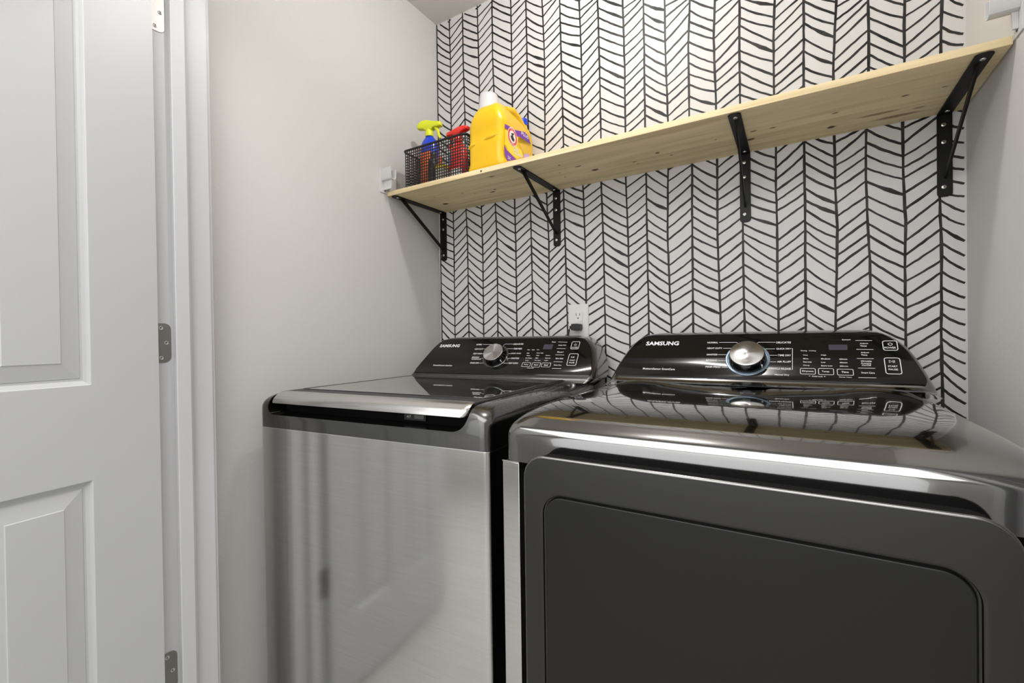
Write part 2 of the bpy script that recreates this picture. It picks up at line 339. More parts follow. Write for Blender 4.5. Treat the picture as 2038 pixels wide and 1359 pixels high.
COLS=[[(2553,2493,0),(2519,2459,0),(2485,2425,0),(2451,2391,0),(2421,2357,0),(2389,2328,0),(2359,2299,0),(2327,2272,0),(2291,2241,0),(2258,2207,0),(2231,2171,0),(2199,2144,0),(2178,2117,0),(2142,2088,0),(2118,2051,0),(2070,2011,0),(2040,1984,0),(1997,1943,0),(1962,1909,0),(1928,1876,0),(1893,1842,0),(1859,1809,0),(1824,1775,0),(1789,1741,0),(1755,1708,0),(1720,1674,0),(1686,1641,0),(1651,1607,0),(1625,1582,0),(1583,1543,0),(1549,1514,0),(1524,1486,0),(1486,1455,0),(1465,1424,0),(1443,1385,0),(1409,1360,0),(1365,1322,0),(1333,1280,0),(1301,1249,0),(1265,1222,0),(1231,1182,0),(1201,1145,0),(1167,1111,0),(1132,1076,0),(1097,1041,0),(1062,1006,0),(1027,971,0),(992,936,0),(957,901,0),(922,866,0),(887,831,0),(852,796,0)],[(2532,2560,0),(2498,2526,0),(2464,2492,0),(2430,2458,0),(2396,2424,0),(2357,2408,0),(2330,2369,0),(2301,2342,0),(2272,2312,0),(2238,2276,0),(2202,2239,0),(2169,2206,0),(2133,2179,0),(2103,2144,0),(2065,2113,0),(2031,2086,0),(1997,2042,0),(1961,2013,0),(1926,1976,0),(1891,1940,0),(1855,1904,0),(1820,1867,0),(1785,1830,0),(1750,1794,0),(1715,1758,0),(1679,1721,0),(1644,1684,0),(1609,1648,0),(1570,1612,0),(1532,1585,0),(1503,1552,0),(1468,1520,0),(1439,1495,0),(1405,1463,0),(1368,1418,0),(1335,1389,0),(1293,1346,0),(1258,1316,0),(1224,1279,0),(1180,1230,0),(1145,1193,0),(1111,1160,0),(1076,1125,0),(1041,1090,0),(1006,1055,0),(971,1020,0),(936,985,0),(901,950,0),(866,915,0)],[(2541,2494,0),(2507,2460,0),(2473,2426,0),(2439,2392,0),(2410,2355,0),(2378,2327,0),(2347,2299,0),(2314,2271,0),(2281,2234,1),(2243,2189,0),(2212,2154,0),(2177,2113,0),(2144,2085,0),(2106,2053,0),(2075,2022,0),(2042,1988,0),(2013,1962,0),(1985,1931,0),(1952,1899,0),(1918,1866,0),(1884,1834,0),(1851,1802,0),(1818,1770,0),(1784,1737,0),(1750,1705,0),(1717,1673,0),(1684,1640,0),(1650,1608,0),(1618,1563,0),(1583,1529,0),(1548,1485,0),(1516,1457,0),(1479,1427,0),(1451,1389,0),(1416,1353,0),(1385,1325,0),(1357,1295,0),(1324,1267,0),(1291,1237,0),(1258,1207,0),(1228,1183,0),(1195,1146,0),(1160,1114,0),(1125,1079,0),(1090,1044,0),(1055,1009,0),(1020,974,0),(985,939,0),(950,904,0),(915,869,0),(880,834,0)],[(2530,2564,0),(2496,2530,0),(2462,2496,0),(2428,2462,0),(2394,2428,0),(2355,2411,0),(2329,2371,0),(2299,2343,0),(2271,2312,0),(2239,2276,0),(2200,2242,0),(2159,2210,0),(2118,2174,0),(2092,2140,0),(2057,2108,0),(2023,2073,0),(1989,2037,0),(1954,2002,0),(1920,1967,0),(1886,1931,0),(1852,1896,0),(1817,1861,0),(1783,1826,0),(1749,1790,0),(1715,1755,0),(1680,1720,0),(1646,1684,0),(1612,1649,0),(1573,1620,0),(1533,1588,0),(1495,1547,0),(1459,1510,0),(1425,1481,0),(1389,1442,0),(1355,1405,0),(1327,1363,0),(1295,1338,0),(1257,1306,0),(1223,1273,0),(1183,1228,0),(1146,1193,0),(1110,1161,0),(1075,1126,0),(1040,1091,0),(1005,1056,0),(970,1021,0),(935,986,0),(900,951,0),(865,916,0)],[(2533,2470,0),(2499,2436,0),(2465,2402,0),(2431,2368,0),(2408,2341,0),(2372,2312,0),(2340,2273,0),(2309,2242,0),(2275,2209,0),(2243,2182,0),(2209,2149,0),(2182,2114,0),(2144,2077,0),(2106,2041,0),(2076,2006,0),(2034,1977,0),(1998,1941,0),(1963,1905,0),(1927,1869,0),(1892,1833,0),(1856,1796,0),(1820,1760,0),(1785,1724,0),(1749,1688,0),(1714,1652,0),(1678,1616,0),(1649,1586,0),(1618,1555,0),(1584,1523,0),(1555,1488,0),(1518,1454,1),(1479,1420,0),(1452,1383,0),(1410,1355,0),(1371,1320,0),(1342,1294,0),(1310,1263,0),(1273,1223,1),(1250,1190,0),(1216,1159,0),(1193,1121,0),(1158,1086,0),(1123,1051,0),(1088,1016,0),(1053,981,0),(1018,946,0),(983,911,0),(948,876,0),(913,841,0),(878,806,0)],[(2539,2567,0),(2505,2533,0),(2471,2499,0),(2437,2465,0),(2403,2431,0),(2369,2397,0),(2336,2373,0),(2301,2343,0),(2268,2306,0),(2239,2280,0),(2210,2246,0),(2175,2216,0),(2148,2183,0),(2113,2153,0),(2074,2116,0),(2041,2092,0),(2012,2062,0),(1977,2029,0),(1944,1988,0),(1910,1960,0),(1873,1920,0),(1836,1881,0),(1800,1842,0),(1763,1802,0),(1726,1762,0),(1690,1723,0),(1653,1684,0),(1616,1644,0),(1586,1626,0),(1555,1594,0),(1523,1564,0),(1490,1536,0),(1454,1501,0),(1427,1473,0),(1393,1441,0),(1358,1409,0),(1320,1366,0),(1295,1336,0),(1269,1308,0),(1232,1278,0),(1180,1235,0),(1150,1203,0),(1115,1169,0),(1080,1134,0),(1045,1099,0),(1010,1064,0),(975,1029,0),(940,994,0),(905,959,0),(870,924,0)],[(2543,2491,0),(2509,2457,0),(2475,2423,0),(2441,2389,0),(2407,2355,0),(2373,2321,0),(2343,2286,0),(2311,2250,0),(2278,2222,0),(2250,2195,0),(2220,2167,0),(2179,2131,1),(2151,2104,1),(2123,2068,0),(2090,2040,0),(2068,2006,0),(2036,1983,0),(2009,1949,0),(1967,1907,0),(1932,1881,0),(1892,1843,0),(1849,1807,0),(1812,1768,0),(1775,1728,0),(1739,1689,0),(1702,1649,0),(1665,1610,0),(1628,1576,0),(1598,1547,0),(1561,1513,0),(1530,1481,0),(1500,1445,0),(1469,1415,0),(1445,1383,0),(1414,1357,0),(1383,1323,0),(1342,1281,0),(1310,1255,0),(1263,1221,0),(1232,1177,0),(1203,1147,0),(1164,1117,0),(1129,1082,0),(1094,1047,0),(1059,1012,0),(1024,977,0),(989,942,0),(954,907,0),(919,872,0),(884,837,0)],[(2525,2546,0),(2491,2512,0),(2457,2478,0),(2423,2444,0),(2389,2410,0),(2355,2376,0),(2321,2342,0),(2286,2338,0),(2250,2303,0),(2222,2260,0),(2197,2235,0),(2167,2208,0),(2131,2169,0),(2098,2134,0),(2062,2103,0),(2028,2074,0),(1992,2041,0),(1961,2016,0),(1931,1983,0),(1893,1942,0),(1859,1913,0),(1821,1872,0),(1790,1841,0),(1758,1806,0),(1727,1771,0),(1695,1737,0),(1664,1702,0),(1632,1667,0),(1604,1648,0),(1576,1619,0),(1545,1584,0),(1511,1547,0),(1473,1514,0),(1435,1482,0),(1401,1457,0),(1367,1420,0),(1337,1394,0),(1301,1359,0),(1265,1320,0),(1233,1287,0),(1193,1244,0),(1157,1212,0),(1125,1175,0),(1090,1140,0),(1055,1105,0),(1020,1070,0),(985,1035,0),(950,1000,0),(915,965,0),(880,930,0)],[(2545,2492,0),(2511,2458,0),(2477,2424,0),(2443,2390,0),(2409,2356,0),(2375,2322,0),(2341,2288,0),(2307,2254,0),(2274,2225,0),(2241,2197,0),(2208,2168,0),(2175,2131,1),(2140,2085,0),(2105,2051,0),(2072,2007,0),(2039,1979,0),(2002,1949,0),(1975,1912,0),(1940,1880,0),(1911,1850,0),(1880,1819,0),(1847,1796,0),(1813,1763,0),(1779,1730,0),(1744,1697,0),(1710,1664,0),(1676,1631,0),(1650,1603,0),(1619,1574,0),(1588,1546,0),(1551,1508,1),(1518,1464,0),(1484,1429,0),(1445,1386,0),(1412,1355,0),(1377,1326,0),(1350,1290,0),(1314,1254,0),(1283,1227,0),(1254,1211,0),(1219,1176,0),(1184,1141,0),(1149,1106,0),(1114,1071,0),(1079,1036,0),(1044,1001,0),(1009,966,0),(974,931,0),(939,896,0),(904,861,0),(869,826,0)],[(2526,2550,0),(2492,2516,0),(2458,2482,0),(2424,2448,0),(2390,2414,0),(2356,2380,0),(2322,2346,0),(2288,2312,0),(2254,2278,0),(2225,2264,0),(2197,2234,0),(2168,2208,0),(2133,2175,0),(2097,2142,0),(2059,2112,0),(2021,2071,0),(1987,2038,0),(1950,2004,0),(1912,1960,0),(1880,1930,0),(1850,1887,0),(1819,1858,0),(1785,1831,0),(1748,1792,0),(1712,1754,0),(1675,1715,0),(1639,1677,0),(1602,1638,0),(1574,1610,0),(1545,1582,0),(1509,1550,0),(1473,1517,0),(1433,1485,0),(1399,1446,0),(1357,1411,0),(1326,1379,0),(1290,1336,0),(1253,1306,0),(1230,1265,0),(1202,1239,0),(1165,1205,0),(1127,1173,0),(1092,1138,0),(1057,1103,0),(1022,1068,0),(987,1033,0),(952,998,0),(917,963,0),(882,928,0)],[(2546,2482,0),(2512,2448,0),(2478,2414,0),(2444,2380,0),(2410,2346,0),(2376,2312,0),(2342,2278,0),(2308,2244,0),(2274,2210,1),(2239,2172,1),(2206,2140,0),(2170,2110,0),(2141,2079,0),(2106,2046,0),(2078,2010,0),(2041,1973,1),(2004,1942,0),(1978,1908,0),(1935,1879,0),(1900,1844,0),(1866,1816,0),(1833,1783,0),(1796,1744,0),(1759,1706,0),(1723,1667,0),(1686,1629,0),(1649,1590,0),(1613,1550,0),(1582,1516,0),(1546,1487,0),(1517,1456,0),(1483,1424,0),(1453,1391,1),(1418,1355,1),(1377,1320,0),(1352,1286,0),(1310,1260,0),(1274,1224,0),(1242,1196,0),(1208,1165,0),(1175,1136,0),(1140,1101,0),(1105,1066,0),(1070,1031,0),(1035,996,0),(1000,961,0),(965,926,0),(930,891,0),(895,856,0),(860,821,0)],[(2542,2563,0),(2508,2529,0),(2474,2495,0),(2440,2461,0),(2406,2427,0),(2372,2393,0),(2338,2359,0),(2304,2325,0),(2270,2291,0),(2236,2257,0),(2202,2223,0),(2171,2213,0),(2142,2186,0),(2106,2150,0),(2077,2115,0),(2048,2087,0),(2015,2058,0),(1976,2020,0),(1951,1993,0),(1915,1962,0),(1884,1928,0),(1847,1890,0),(1817,1858,0),(1791,1830,0),(1756,1794,0),(1721,1758,0),(1687,1722,0),(1652,1686,0),(1617,1650,0),(1580,1620,0),(1547,1589,0),(1518,1557,0),(1484,1524,0),(1453,1492,0),(1422,1459,0),(1392,1433,0),(1359,1398,0),(1330,1367,0),(1292,1343,0),(1256,1308,0),(1223,1267,0),(1194,1234,0),(1162,1206,0),(1129,1173,0),(1094,1138,0),(1059,1103,0),(1024,1068,0),(989,1033,0),(954,998,0),(919,963,0),(884,928,0)],[(2533,2487,0),(2499,2453,0),(2465,2419,0),(2431,2385,0),(2397,2351,0),(2363,2317,0),(2329,2283,0),(2295,2249,0),(2261,2215,0),(2227,2181,0),(2193,2147,1),(2163,2106,1),(2132,2076,0),(2095,2048,0),(2066,2007,0),(2033,1972,0),(2000,1938,0),(1968,1910,0),(1939,1879,0),(1906,1853,0),(1870,1815,1),(1838,1788,0),(1799,1747,0),(1760,1706,0),(1722,1666,0),(1683,1625,0),(1650,1591,0),(1612,1560,0),(1571,1526,1),(1538,1486,0),(1506,1454,0),(1471,1426,0),(1439,1389,0),(1404,1351,0),(1373,1317,0),(1343,1289,0),(1312,1257,0),(1282,1231,0),(1247,1193,1),(1214,1163,0),(1183,1135,0),(1148,1100,0),(1113,1065,0),(1078,1030,0),(1043,995,0),(1008,960,0),(973,925,0),(938,890,0),(903,855,0),(868,820,0)],[(2532,2549,0),(2498,2515,0),(2464,2481,0),(2430,2447,0),(2396,2413,0),(2362,2379,0),(2328,2345,0),(2294,2311,0),(2260,2277,0),(2226,2243,0),(2192,2209,0),(2158,2175,0),(2123,2157,0),(2087,2143,0),(2050,2110,0),(2009,2060,0),(1973,2026,0),(1937,1991,0),(1910,1950,0),(1880,1922,0),(1852,1894,0),(1815,1858,0),(1790,1823,0),(1755,1788,0),(1719,1754,0),(1684,1719,0),(1648,1685,0),(1613,1650,0),(1573,1623,0),(1539,1592,0),(1502,1551,0),(1466,1520,0),(1430,1484,0),(1388,1437,0),(1350,1402,0),(1317,1365,0),(1289,1328,0),(1259,1301,0),(1233,1270,0),(1193,1237,0),(1155,1200,0),(1119,1169,0),(1084,1134,0),(1049,1099,0),(1014,1064,0),(979,1029,0),(944,994,0),(909,959,0),(874,924,0)],[(2524,2470,0),(2490,2436,0),(2456,2402,0),(2422,2368,0),(2388,2334,0),(2354,2300,0),(2320,2266,0),(2286,2232,0),(2252,2198,0),(2218,2164,0),(2184,2130,0),(2150,2096,0),(2118,2060,0),(2085,2031,0),(2058,2009,0),(2025,1972,0),(1992,1936,0),(1961,1908,0),(1927,1880,0),(1895,1852,0),(1860,1814,1),(1824,1781,0),(1789,1744,0),(1755,1707,0),(1720,1670,0),(1686,1633,0),(1651,1596,0),(1620,1558,0),(1590,1532,0),(1559,1501,0),(1526,1475,0),(1493,1441,0),(1462,1411,0),(1433,1388,0),(1404,1354,0),(1367,1318,0),(1338,1288,0),(1305,1260,0),(1274,1231,0),(1237,1193,1),(1200,1150,0),(1169,1129,0),(1134,1094,0),(1099,1059,0),(1064,1024,0),(1029,989,0),(994,954,0),(959,919,0),(924,884,0),(889,849,0),(854,814,0)],[(2525,2555,0),(2491,2521,0),(2457,2487,0),(2423,2453,0),(2389,2419,0),(2355,2385,0),(2321,2351,0),(2287,2317,0),(2253,2283,0),(2219,2249,0),(2185,2215,0),(2151,2181,0),(2117,2147,0),(2083,2113,0),(2048,2096,0),(2008,2056,0),(1972,2023,0),(1936,1993,0),(1907,1950,0),(1879,1923,0),(1853,1891,0),(1814,1857,0),(1789,1826,0),(1756,1794,0),(1724,1763,0),(1691,1732,0),(1658,1700,0),(1626,1668,0),(1593,1637,0),(1558,1605,0),(1529,1565,0),(1501,1534,0),(1462,1504,0),(1426,1471,0),(1388,1434,0),(1352,1401,0),(1318,1370,0),(1288,1329,0),(1258,1302,0),(1231,1272,0),(1195,1237,0),(1155,1206,0),(1117,1174,0),(1082,1139,0),(1047,1104,0),(1012,1069,0),(977,1034,0),(942,999,0),(907,964,0),(872,929,0)],[(2545,2490,0),(2511,2456,0),(2477,2422,0),(2443,2388,0),(2409,2354,0),(2375,2320,0),(2341,2286,0),(2307,2252,0),(2273,2218,0),(2239,2184,0),(2205,2150,0),(2171,2116,0),(2137,2082,0),(2103,2048,1),(2076,2014,0),(2045,1987,0),(2023,1947,0),(1989,1919,1),(1952,1892,0),(1922,1854,0),(1891,1820,0),(1856,1796,0),(1824,1776,0),(1789,1738,0),(1754,1699,0),(1718,1660,0),(1683,1622,0),(1654,1589,0),(1618,1557,0),(1582,1524,0),(1548,1497,0),(1514,1469,0),(1478,1434,1),(1450,1398,0),(1424,1367,0),(1404,1330,0),(1370,1303,0),(1334,1274,0),(1305,1234,0),(1271,1199,0),(1235,1170,0),(1205,1137,0),(1171,1114,0),(1136,1079,0),(1101,1044,0),(1066,1009,0),(1031,974,0),(996,939,0),(961,904,0),(926,869,0),(891,834,0),(856,799,0)],[(2549,2594,0),(2515,2560,0),(2481,2526,0),(2447,2492,0),(2413,2458,0),(2379,2424,0),(2345,2390,0),(2311,2356,0),(2277,2322,0),(2243,2288,0),(2209,2254,0),(2175,2220,0),(2141,2186,0),(2107,2152,0),(2073,2118,0),(2039,2084,0),(2005,2050,0),(1976,2031,0),(1947,2000,0),(1917,1970,0),(1878,1930,0),(1848,1899,0),(1819,1868,0),(1795,1835,0),(1763,1804,0),(1731,1774,0),(1699,1743,0),(1667,1713,0),(1635,1682,0),(1595,1652,0),(1562,1617,0),(1531,1575,0),(1502,1544,0),(1475,1514,0),(1437,1483,0),(1392,1440,0),(1361,1412,0),(1330,1380,0),(1299,1348,0),(1261,1309,0),(1232,1279,0),(1199,1249,0),(1170,1209,0),(1139,1177,0),(1114,1149,0),(1079,1114,0),(1044,1079,0),(1009,1044,0),(974,1009,0),(939,974,0),(904,939,0),(869,904,0)],[(2528,2476,0),(2494,2442,0),(2460,2408,0),(2426,2374,0),(2392,2340,0),(2358,2306,0),(2324,2272,0),(2290,2238,0),(2256,2204,0),(2222,2170,0),(2188,2136,0),(2154,2102,0),(2120,2068,0),(2086,2034,0),(2052,2000,0),(2031,1970,0),(2000,1943,0),(1972,1910,1),(1931,1867,0),(1897,1841,1),(1852,1806,0),(1820,1778,0),(1784,1741,0),(1748,1704,0),(1712,1668,0),(1676,1631,0),(1653,1596,0),(1626,1567,0),(1596,1539,0),(1563,1511,0),(1526,1473,1),(1494,1446,1),(1468,1408,0),(1434,1382,0),(1412,1350,0),(1380,1326,0),(1354,1290,0),(1310,1251,0),(1277,1224,0),(1230,1186,1),(1198,1147,0),(1170,1120,0),(1135,1085,0),(1100,1050,0),(1065,1015,0),(1030,980,0),(995,945,0),(960,910,0),(925,875,0),(890,840,0),(855,805,0)],[(2532,2553,0),(2498,2519,0),(2464,2485,0),(2430,2451,0),(2396,2417,0),(2362,2383,0),(2328,2349,0),(2294,2315,0),(2260,2281,0),(2226,2247,0),(2192,2213,0),(2158,2179,0),(2124,2145,0),(2090,2111,0),(2056,2077,0),(2022,2043,0),(1988,2009,0),(1954,1994,0),(1923,1977,0),(1892,1948,0),(1849,1904,0),(1819,1876,0),(1786,1839,0),(1764,1809,0),(1731,1772,0),(1698,1736,0),(1666,1699,0),(1633,1662,0),(1597,1650,0),(1572,1610,0),(1539,1582,0),(1512,1553,0),(1473,1520,0),(1439,1481,0),(1399,1450,0),(1368,1418,0),(1337,1385,0),(1306,1360,0),(1271,1330,0),(1235,1286,0),(1202,1254,0),(1162,1215,0),(1140,1181,0),(1109,1146,0),(1074,1111,0),(1039,1076,0),(1004,1041,0),(969,1006,0),(934,971,0),(899,936,0),(864,901,0)],[(2540,2483,0),(2506,2449,0),(2472,2415,0),(2438,2381,0),(2404,2347,0),(2370,2313,0),(2336,2279,0),(2302,2245,0),(2268,2211,0),(2234,2177,0),(2200,2143,0),(2166,2109,0),(2132,2075,0),(2098,2041,0),(2064,2007,0),(2030,1973,0),(1996,1939,0),(1964,1908,0),(1935,1874,0),(1903,1837,0),(1870,1808,0),(1842,1781,0),(1810,1767,0),(1779,1734,0),(1748,1700,0),(1718,1666,0),(1687,1633,0),(1652,1598,0),(1619,1568,0),(1587,1539,0),(1554,1511,0),(1519,1472,1),(1482,1428,0),(1450,1392,0),(1411,1349,0),(1381,1322,0),(1342,1291,0),(1316,1255,0),(1282,1218,0),(1250,1190,0),(1220,1159,0),(1186,1134,0),(1154,1111,0),(1119,1076,0),(1084,1041,0),(1049,1006,0),(1014,971,0),(979,936,0),(944,901,0),(909,866,0),(874,831,0)],[(2524,2542,0),(2490,2508,0),(2456,2474,0),(2422,2440,0),(2388,2406,0),(2354,2372,0),(2320,2338,0),(2286,2304,0),(2252,2270,0),(2218,2236,0),(2184,2202,0),(2150,2168,0),(2116,2134,0),(2082,2100,0),(2048,2066,0),(2014,2032,0),(1980,1998,0),(1946,1964,0),(1910,1944,0),(1873,1924,0),(1837,1892,0),(1809,1852,0),(1780,1823,0),(1744,1783,0),(1708,1742,0),(1673,1702,0),(1637,1662,0),(1599,1651,0),(1567,1610,0),(1540,1579,0),(1514,1550,0),(1476,1518,0),(1436,1485,0),(1397,1451,0),(1358,1414,0),(1322,1378,0),(1291,1343,0),(1257,1303,0),(1219,1274,0),(1190,1230,0),(1159,1204,0),(1122,1167,0),(1086,1138,0),(1050,1098,0),(1017,1066,0),(986,1033,0),(951,998,0),(916,963,0),(881,928,0)],[(2552,2509,0),(2518,2475,0),(2484,2441,0),(2450,2407,0),(2416,2373,0),(2382,2339,0),(2348,2305,0),(2314,2271,0),(2280,2237,0),(2246,2203,0),(2212,2169,0),(2178,2135,0),(2144,2101,0),(2110,2067,0),(2076,2033,0),(2042,1999,0),(2008,1965,0),(1974,1931,0),(1940,1897,0),(1898,1867,0),(1861,1831,0),(1829,1805,0),(1791,1766,0),(1753,1727,0),(1714,1687,0),(1676,1648,0),(1638,1609,0),(1598,1575,0),(1566,1540,0),(1539,1512,0),(1503,1479,0),(1469,1449,0),(1449,1413,0),(1416,1382,0),(1382,1344,1),(1344,1309,0),(1315,1276,0),(1276,1245,0),(1238,1210,0),(1205,1182,0),(1175,1146,0),(1140,1109,0),(1115,1080,0),(1084,1054,0),(1063,1017,0),(1032,985,0),(993,959,0),(958,924,0),(923,889,0),(888,854,0),(853,819,0)]]
PRT={'D': {'t': [('SAMSUNG',-0.3623,-0.2724,0.114,0.016),('MoistureSensor SmartCare',-0.3566,-0.2721,0.0256,0.0072),('NORMAL',-0.1991,-0.1732,0.1159,0.0061),('HEAVY DUTY',-0.1985,-0.1617,0.0965,0.006),('SANITIZE',-0.1977,-0.1719,0.0754,0.0059),('BEDDING',-0.1975,-0.1711,0.0565,0.0057),('PERM PRESS',-0.1969,-0.1615,0.0356,0.0056),('DELICATES',-0.0393,-0.0081,0.1148,0.0063),('QUICK DRY',-0.039,-0.0081,0.0945,0.0061),('TIME DRY',-0.0352,-0.0082,0.0746,0.006),('AIR FLUFF',-0.0369,-0.0082,0.0551,0.0059),('WRINKLE RELEASE',-0.0548,-0.0083,0.0343,0.0064),('Manual Dry',-0.0411,-0.0119,0.0159,0.0063),('Drying',0.0122,0.0246,0.0885,0.0043),('Cooling',0.0285,0.0423,0.0886,0.0042),('Very',0.0164,0.0263,0.0753,0.0044),('High',0.0522,0.0622,0.0757,0.0044),('More',0.0168,0.0271,0.065,0.0044),('Medium',0.0521,0.0694,0.0651,0.0043),('60min',0.0867,0.1014,0.0647,0.0043),('Normal',0.0167,0.0328,0.0554,0.0043),('Low',0.0518,0.0601,0.055,0.0043),('40min',0.0866,0.1012,0.0549,0.0042),('Damp',0.0166,0.029,0.0453,0.0043),('Extra Low',0.0518,0.0732,0.0451,0.0042),('20min',0.0865,0.1016,0.0448,0.0042),('Dryness',0.0142,0.0362,0.0282,0.0063),('Temp.',0.052,0.067,0.0283,0.0061),('Time',0.0889,0.1019,0.0284,0.006),('Child Lock',0.0328,0.0535,0.0144,0.0038),('Damp Alert',0.0839,0.1067,0.014,0.0038),('Sensor',0.0946,0.1115,0.1221,0.0044),('Adjust',0.1273,0.1427,0.1101,0.0052),('Time',0.1274,0.1395,0.1033,0.0052),('Adjust',0.1274,0.1422,0.0836,0.0052),('Time',0.1275,0.1385,0.0772,0.0051),('Wrinkle',0.1257,0.1451,0.0596,0.005),('Prevent',0.1262,0.1437,0.0536,0.0048),('On/Off',0.1267,0.1433,0.0481,0.0043),('Smart Care',0.1244,0.1478,0.0279,0.0053),('POWER',0.1708,0.1909,0.0979,0.0061),('START',0.1721,0.1885,0.0465,0.0053),('PAUSE',0.1725,0.1883,0.0381,0.0052)],'l': [[(-0.1707,0.1162),(-0.1286,0.116),(-0.1222,0.1079)],[(-0.1596,0.0962),(-0.1383,0.0963)],[(-0.1702,0.0753),(-0.147,0.0755)],[(-0.1689,0.0557),(-0.1464,0.0561)],[(-0.159,0.0352),(-0.1389,0.0352)],[(-0.0832,0.1108),(-0.0789,0.1159),(-0.041,0.1156)],[(-0.0663,0.0945),(-0.0422,0.0945)],[(-0.0582,0.0742),(-0.0361,0.0745)],[(-0.0578,0.0541),(-0.0385,0.0545)],[(-0.0645,0.0342),(-0.0569,0.0342)],[(-0.0081,0.096),(-0.005,0.096),(-0.0053,0.0325),(-0.0075,0.0324)],[(0.1197,0.1195),(0.1505,0.1189)],[(0.1199,0.0933),(0.1508,0.0928)],[(0.1191,0.0671),(0.1494,0.0668)],[(0.1196,0.0401),(0.1496,0.0401)],[(0.1186,0.0142),(0.1492,0.0147)],[(0.0267,0.0151),(0.0299,0.015)],[(0.0557,0.0146),(0.0583,0.0145)]],'b': [(0.0099,0.0402,0.0198,0.0368),(0.0454,0.0749,0.0194,0.0376),(0.0807,0.1108,0.0192,0.0369),(0.1679,0.1945,0.09,0.1183),(0.1667,0.1947,0.0254,0.0702)],'pow': (0.1816,0.1083),'play': (0.1806,0.0594),'pr': 0.0036,'disp': (0.0679,0.1037,0.0912,0.1074),'knob': (-0.1016,0.0616,0.0385),'cut': (0.0,0.0985,0.164,0.085,0.082)},'W': {'t': [('SAMSUNG',-0.573,-0.4865,0.1228,0.015),('VibrationReduction SmartCare',-0.5638,-0.4812,0.0339,0.007),('NORMAL',-0.4173,-0.3937,0.1278,0.0072),('HEAVY DUTY',-0.4165,-0.3815,0.1072,0.007),('DEEP WASH',-0.4144,-0.3811,0.087,0.007),('BEDDING/',-0.4133,-0.3843,0.071,0.0064),('WATERPROOF',-0.413,-0.3745,0.0631,0.0064),('RINSE+SPIN',-0.4115,-0.3766,0.0464,0.0068),('DELICATES',-0.2689,-0.2327,0.1286,0.007),('PERM PRESS',-0.2626,-0.2318,0.1085,0.0069),('QUICK WASH',-0.266,-0.2299,0.0881,0.0067),('SANITIZE',-0.2596,-0.2302,0.0681,0.0065),('SELF CLEAN',-0.2617,-0.2282,0.0479,0.0065),('Wash',-0.2104,-0.2012,0.1041,0.0043),('Rinse',-0.1937,-0.1835,0.104,0.0043),('Spin',-0.1757,-0.1671,0.104,0.0043),('Hot',-0.2079,-0.1988,0.0898,0.0047),('Extra High',-0.1726,-0.1492,0.0899,0.0047),('Warm',-0.2066,-0.193,0.0798,0.0047),('High',-0.1719,-0.1606,0.08,0.0046),('Heavy',-0.1379,-0.1229,0.0803,0.0046),('Eco Warm',-0.2065,-0.1844,0.0695,0.0047),('Med',-0.1711,-0.1622,0.0698,0.0047),('Normal',-0.1373,-0.1196,0.0702,0.0046),('Cold',-0.2049,-0.1934,0.0597,0.0046),('No Spin',-0.1715,-0.1504,0.0598,0.0046),('Light',-0.1374,-0.1248,0.0601,0.0046),('Temp',-0.206,-0.1898,0.0427,0.0064),('Spin',-0.1694,-0.1543,0.0419,0.0064),('Soil',-0.1339,-0.121,0.0421,0.0063),('Child Lock',-0.1898,-0.1659,0.029,0.0035),('Timer',-0.131,-0.1162,0.1363,0.0059),('Delay End',-0.1041,-0.0784,0.1222,0.0061),('Rinse+',-0.101,-0.0797,0.0947,0.006),('Extra Soak',-0.1007,-0.075,0.0691,0.0059),('Smart Care',-0.1007,-0.0753,0.0429,0.0057),('POWER',-0.0563,-0.0363,0.1132,0.006),('START',-0.0526,-0.0348,0.0621,0.0052),('PAUSE',-0.0521,-0.0351,0.0528,0.0052)],'l': [[(-0.3902,0.1283),(-0.3476,0.1273)],[(-0.379,0.1078),(-0.3689,0.1076)],[(-0.3795,0.0866),(-0.3731,0.0866)],[(-0.3737,0.0673),(-0.3659,0.0669)],[(-0.3737,0.0463),(-0.3575,0.0466)],[(-0.3061,0.1216),(-0.3032,0.129),(-0.2706,0.1288)],[(-0.2908,0.1086),(-0.2647,0.1086)],[(-0.28,0.0875),(-0.2672,0.0875)],[(-0.2797,0.0677),(-0.2617,0.068)],[(-0.2824,0.0472),(-0.2629,0.0476)],[(-0.1082,0.1361),(-0.0765,0.1349)],[(-0.1065,0.1092),(-0.0763,0.1082)],[(-0.1053,0.0832),(-0.0753,0.0825)],[(-0.1044,0.056),(-0.0748,0.0554)],[(-0.1035,0.0294),(-0.0733,0.0295)]],'b': [(-0.2121,-0.1818,0.0341,0.0514),(-0.1766,-0.1469,0.033,0.0514),(-0.143,-0.1115,0.0342,0.0511),(-0.0605,-0.0331,0.1062,0.1374),(-0.0592,-0.028,0.0416,0.0885)],'pow': (-0.0465,0.1242),'play': (-0.0448,0.0741),'pr': 0.0036,'disp': (-0.1554,-0.1232,0.1059,0.1264),'knob': (-0.3213,0.0755,0.036),'cut': (-0.212,-0.126,-0.064,0.1,0.098)}}
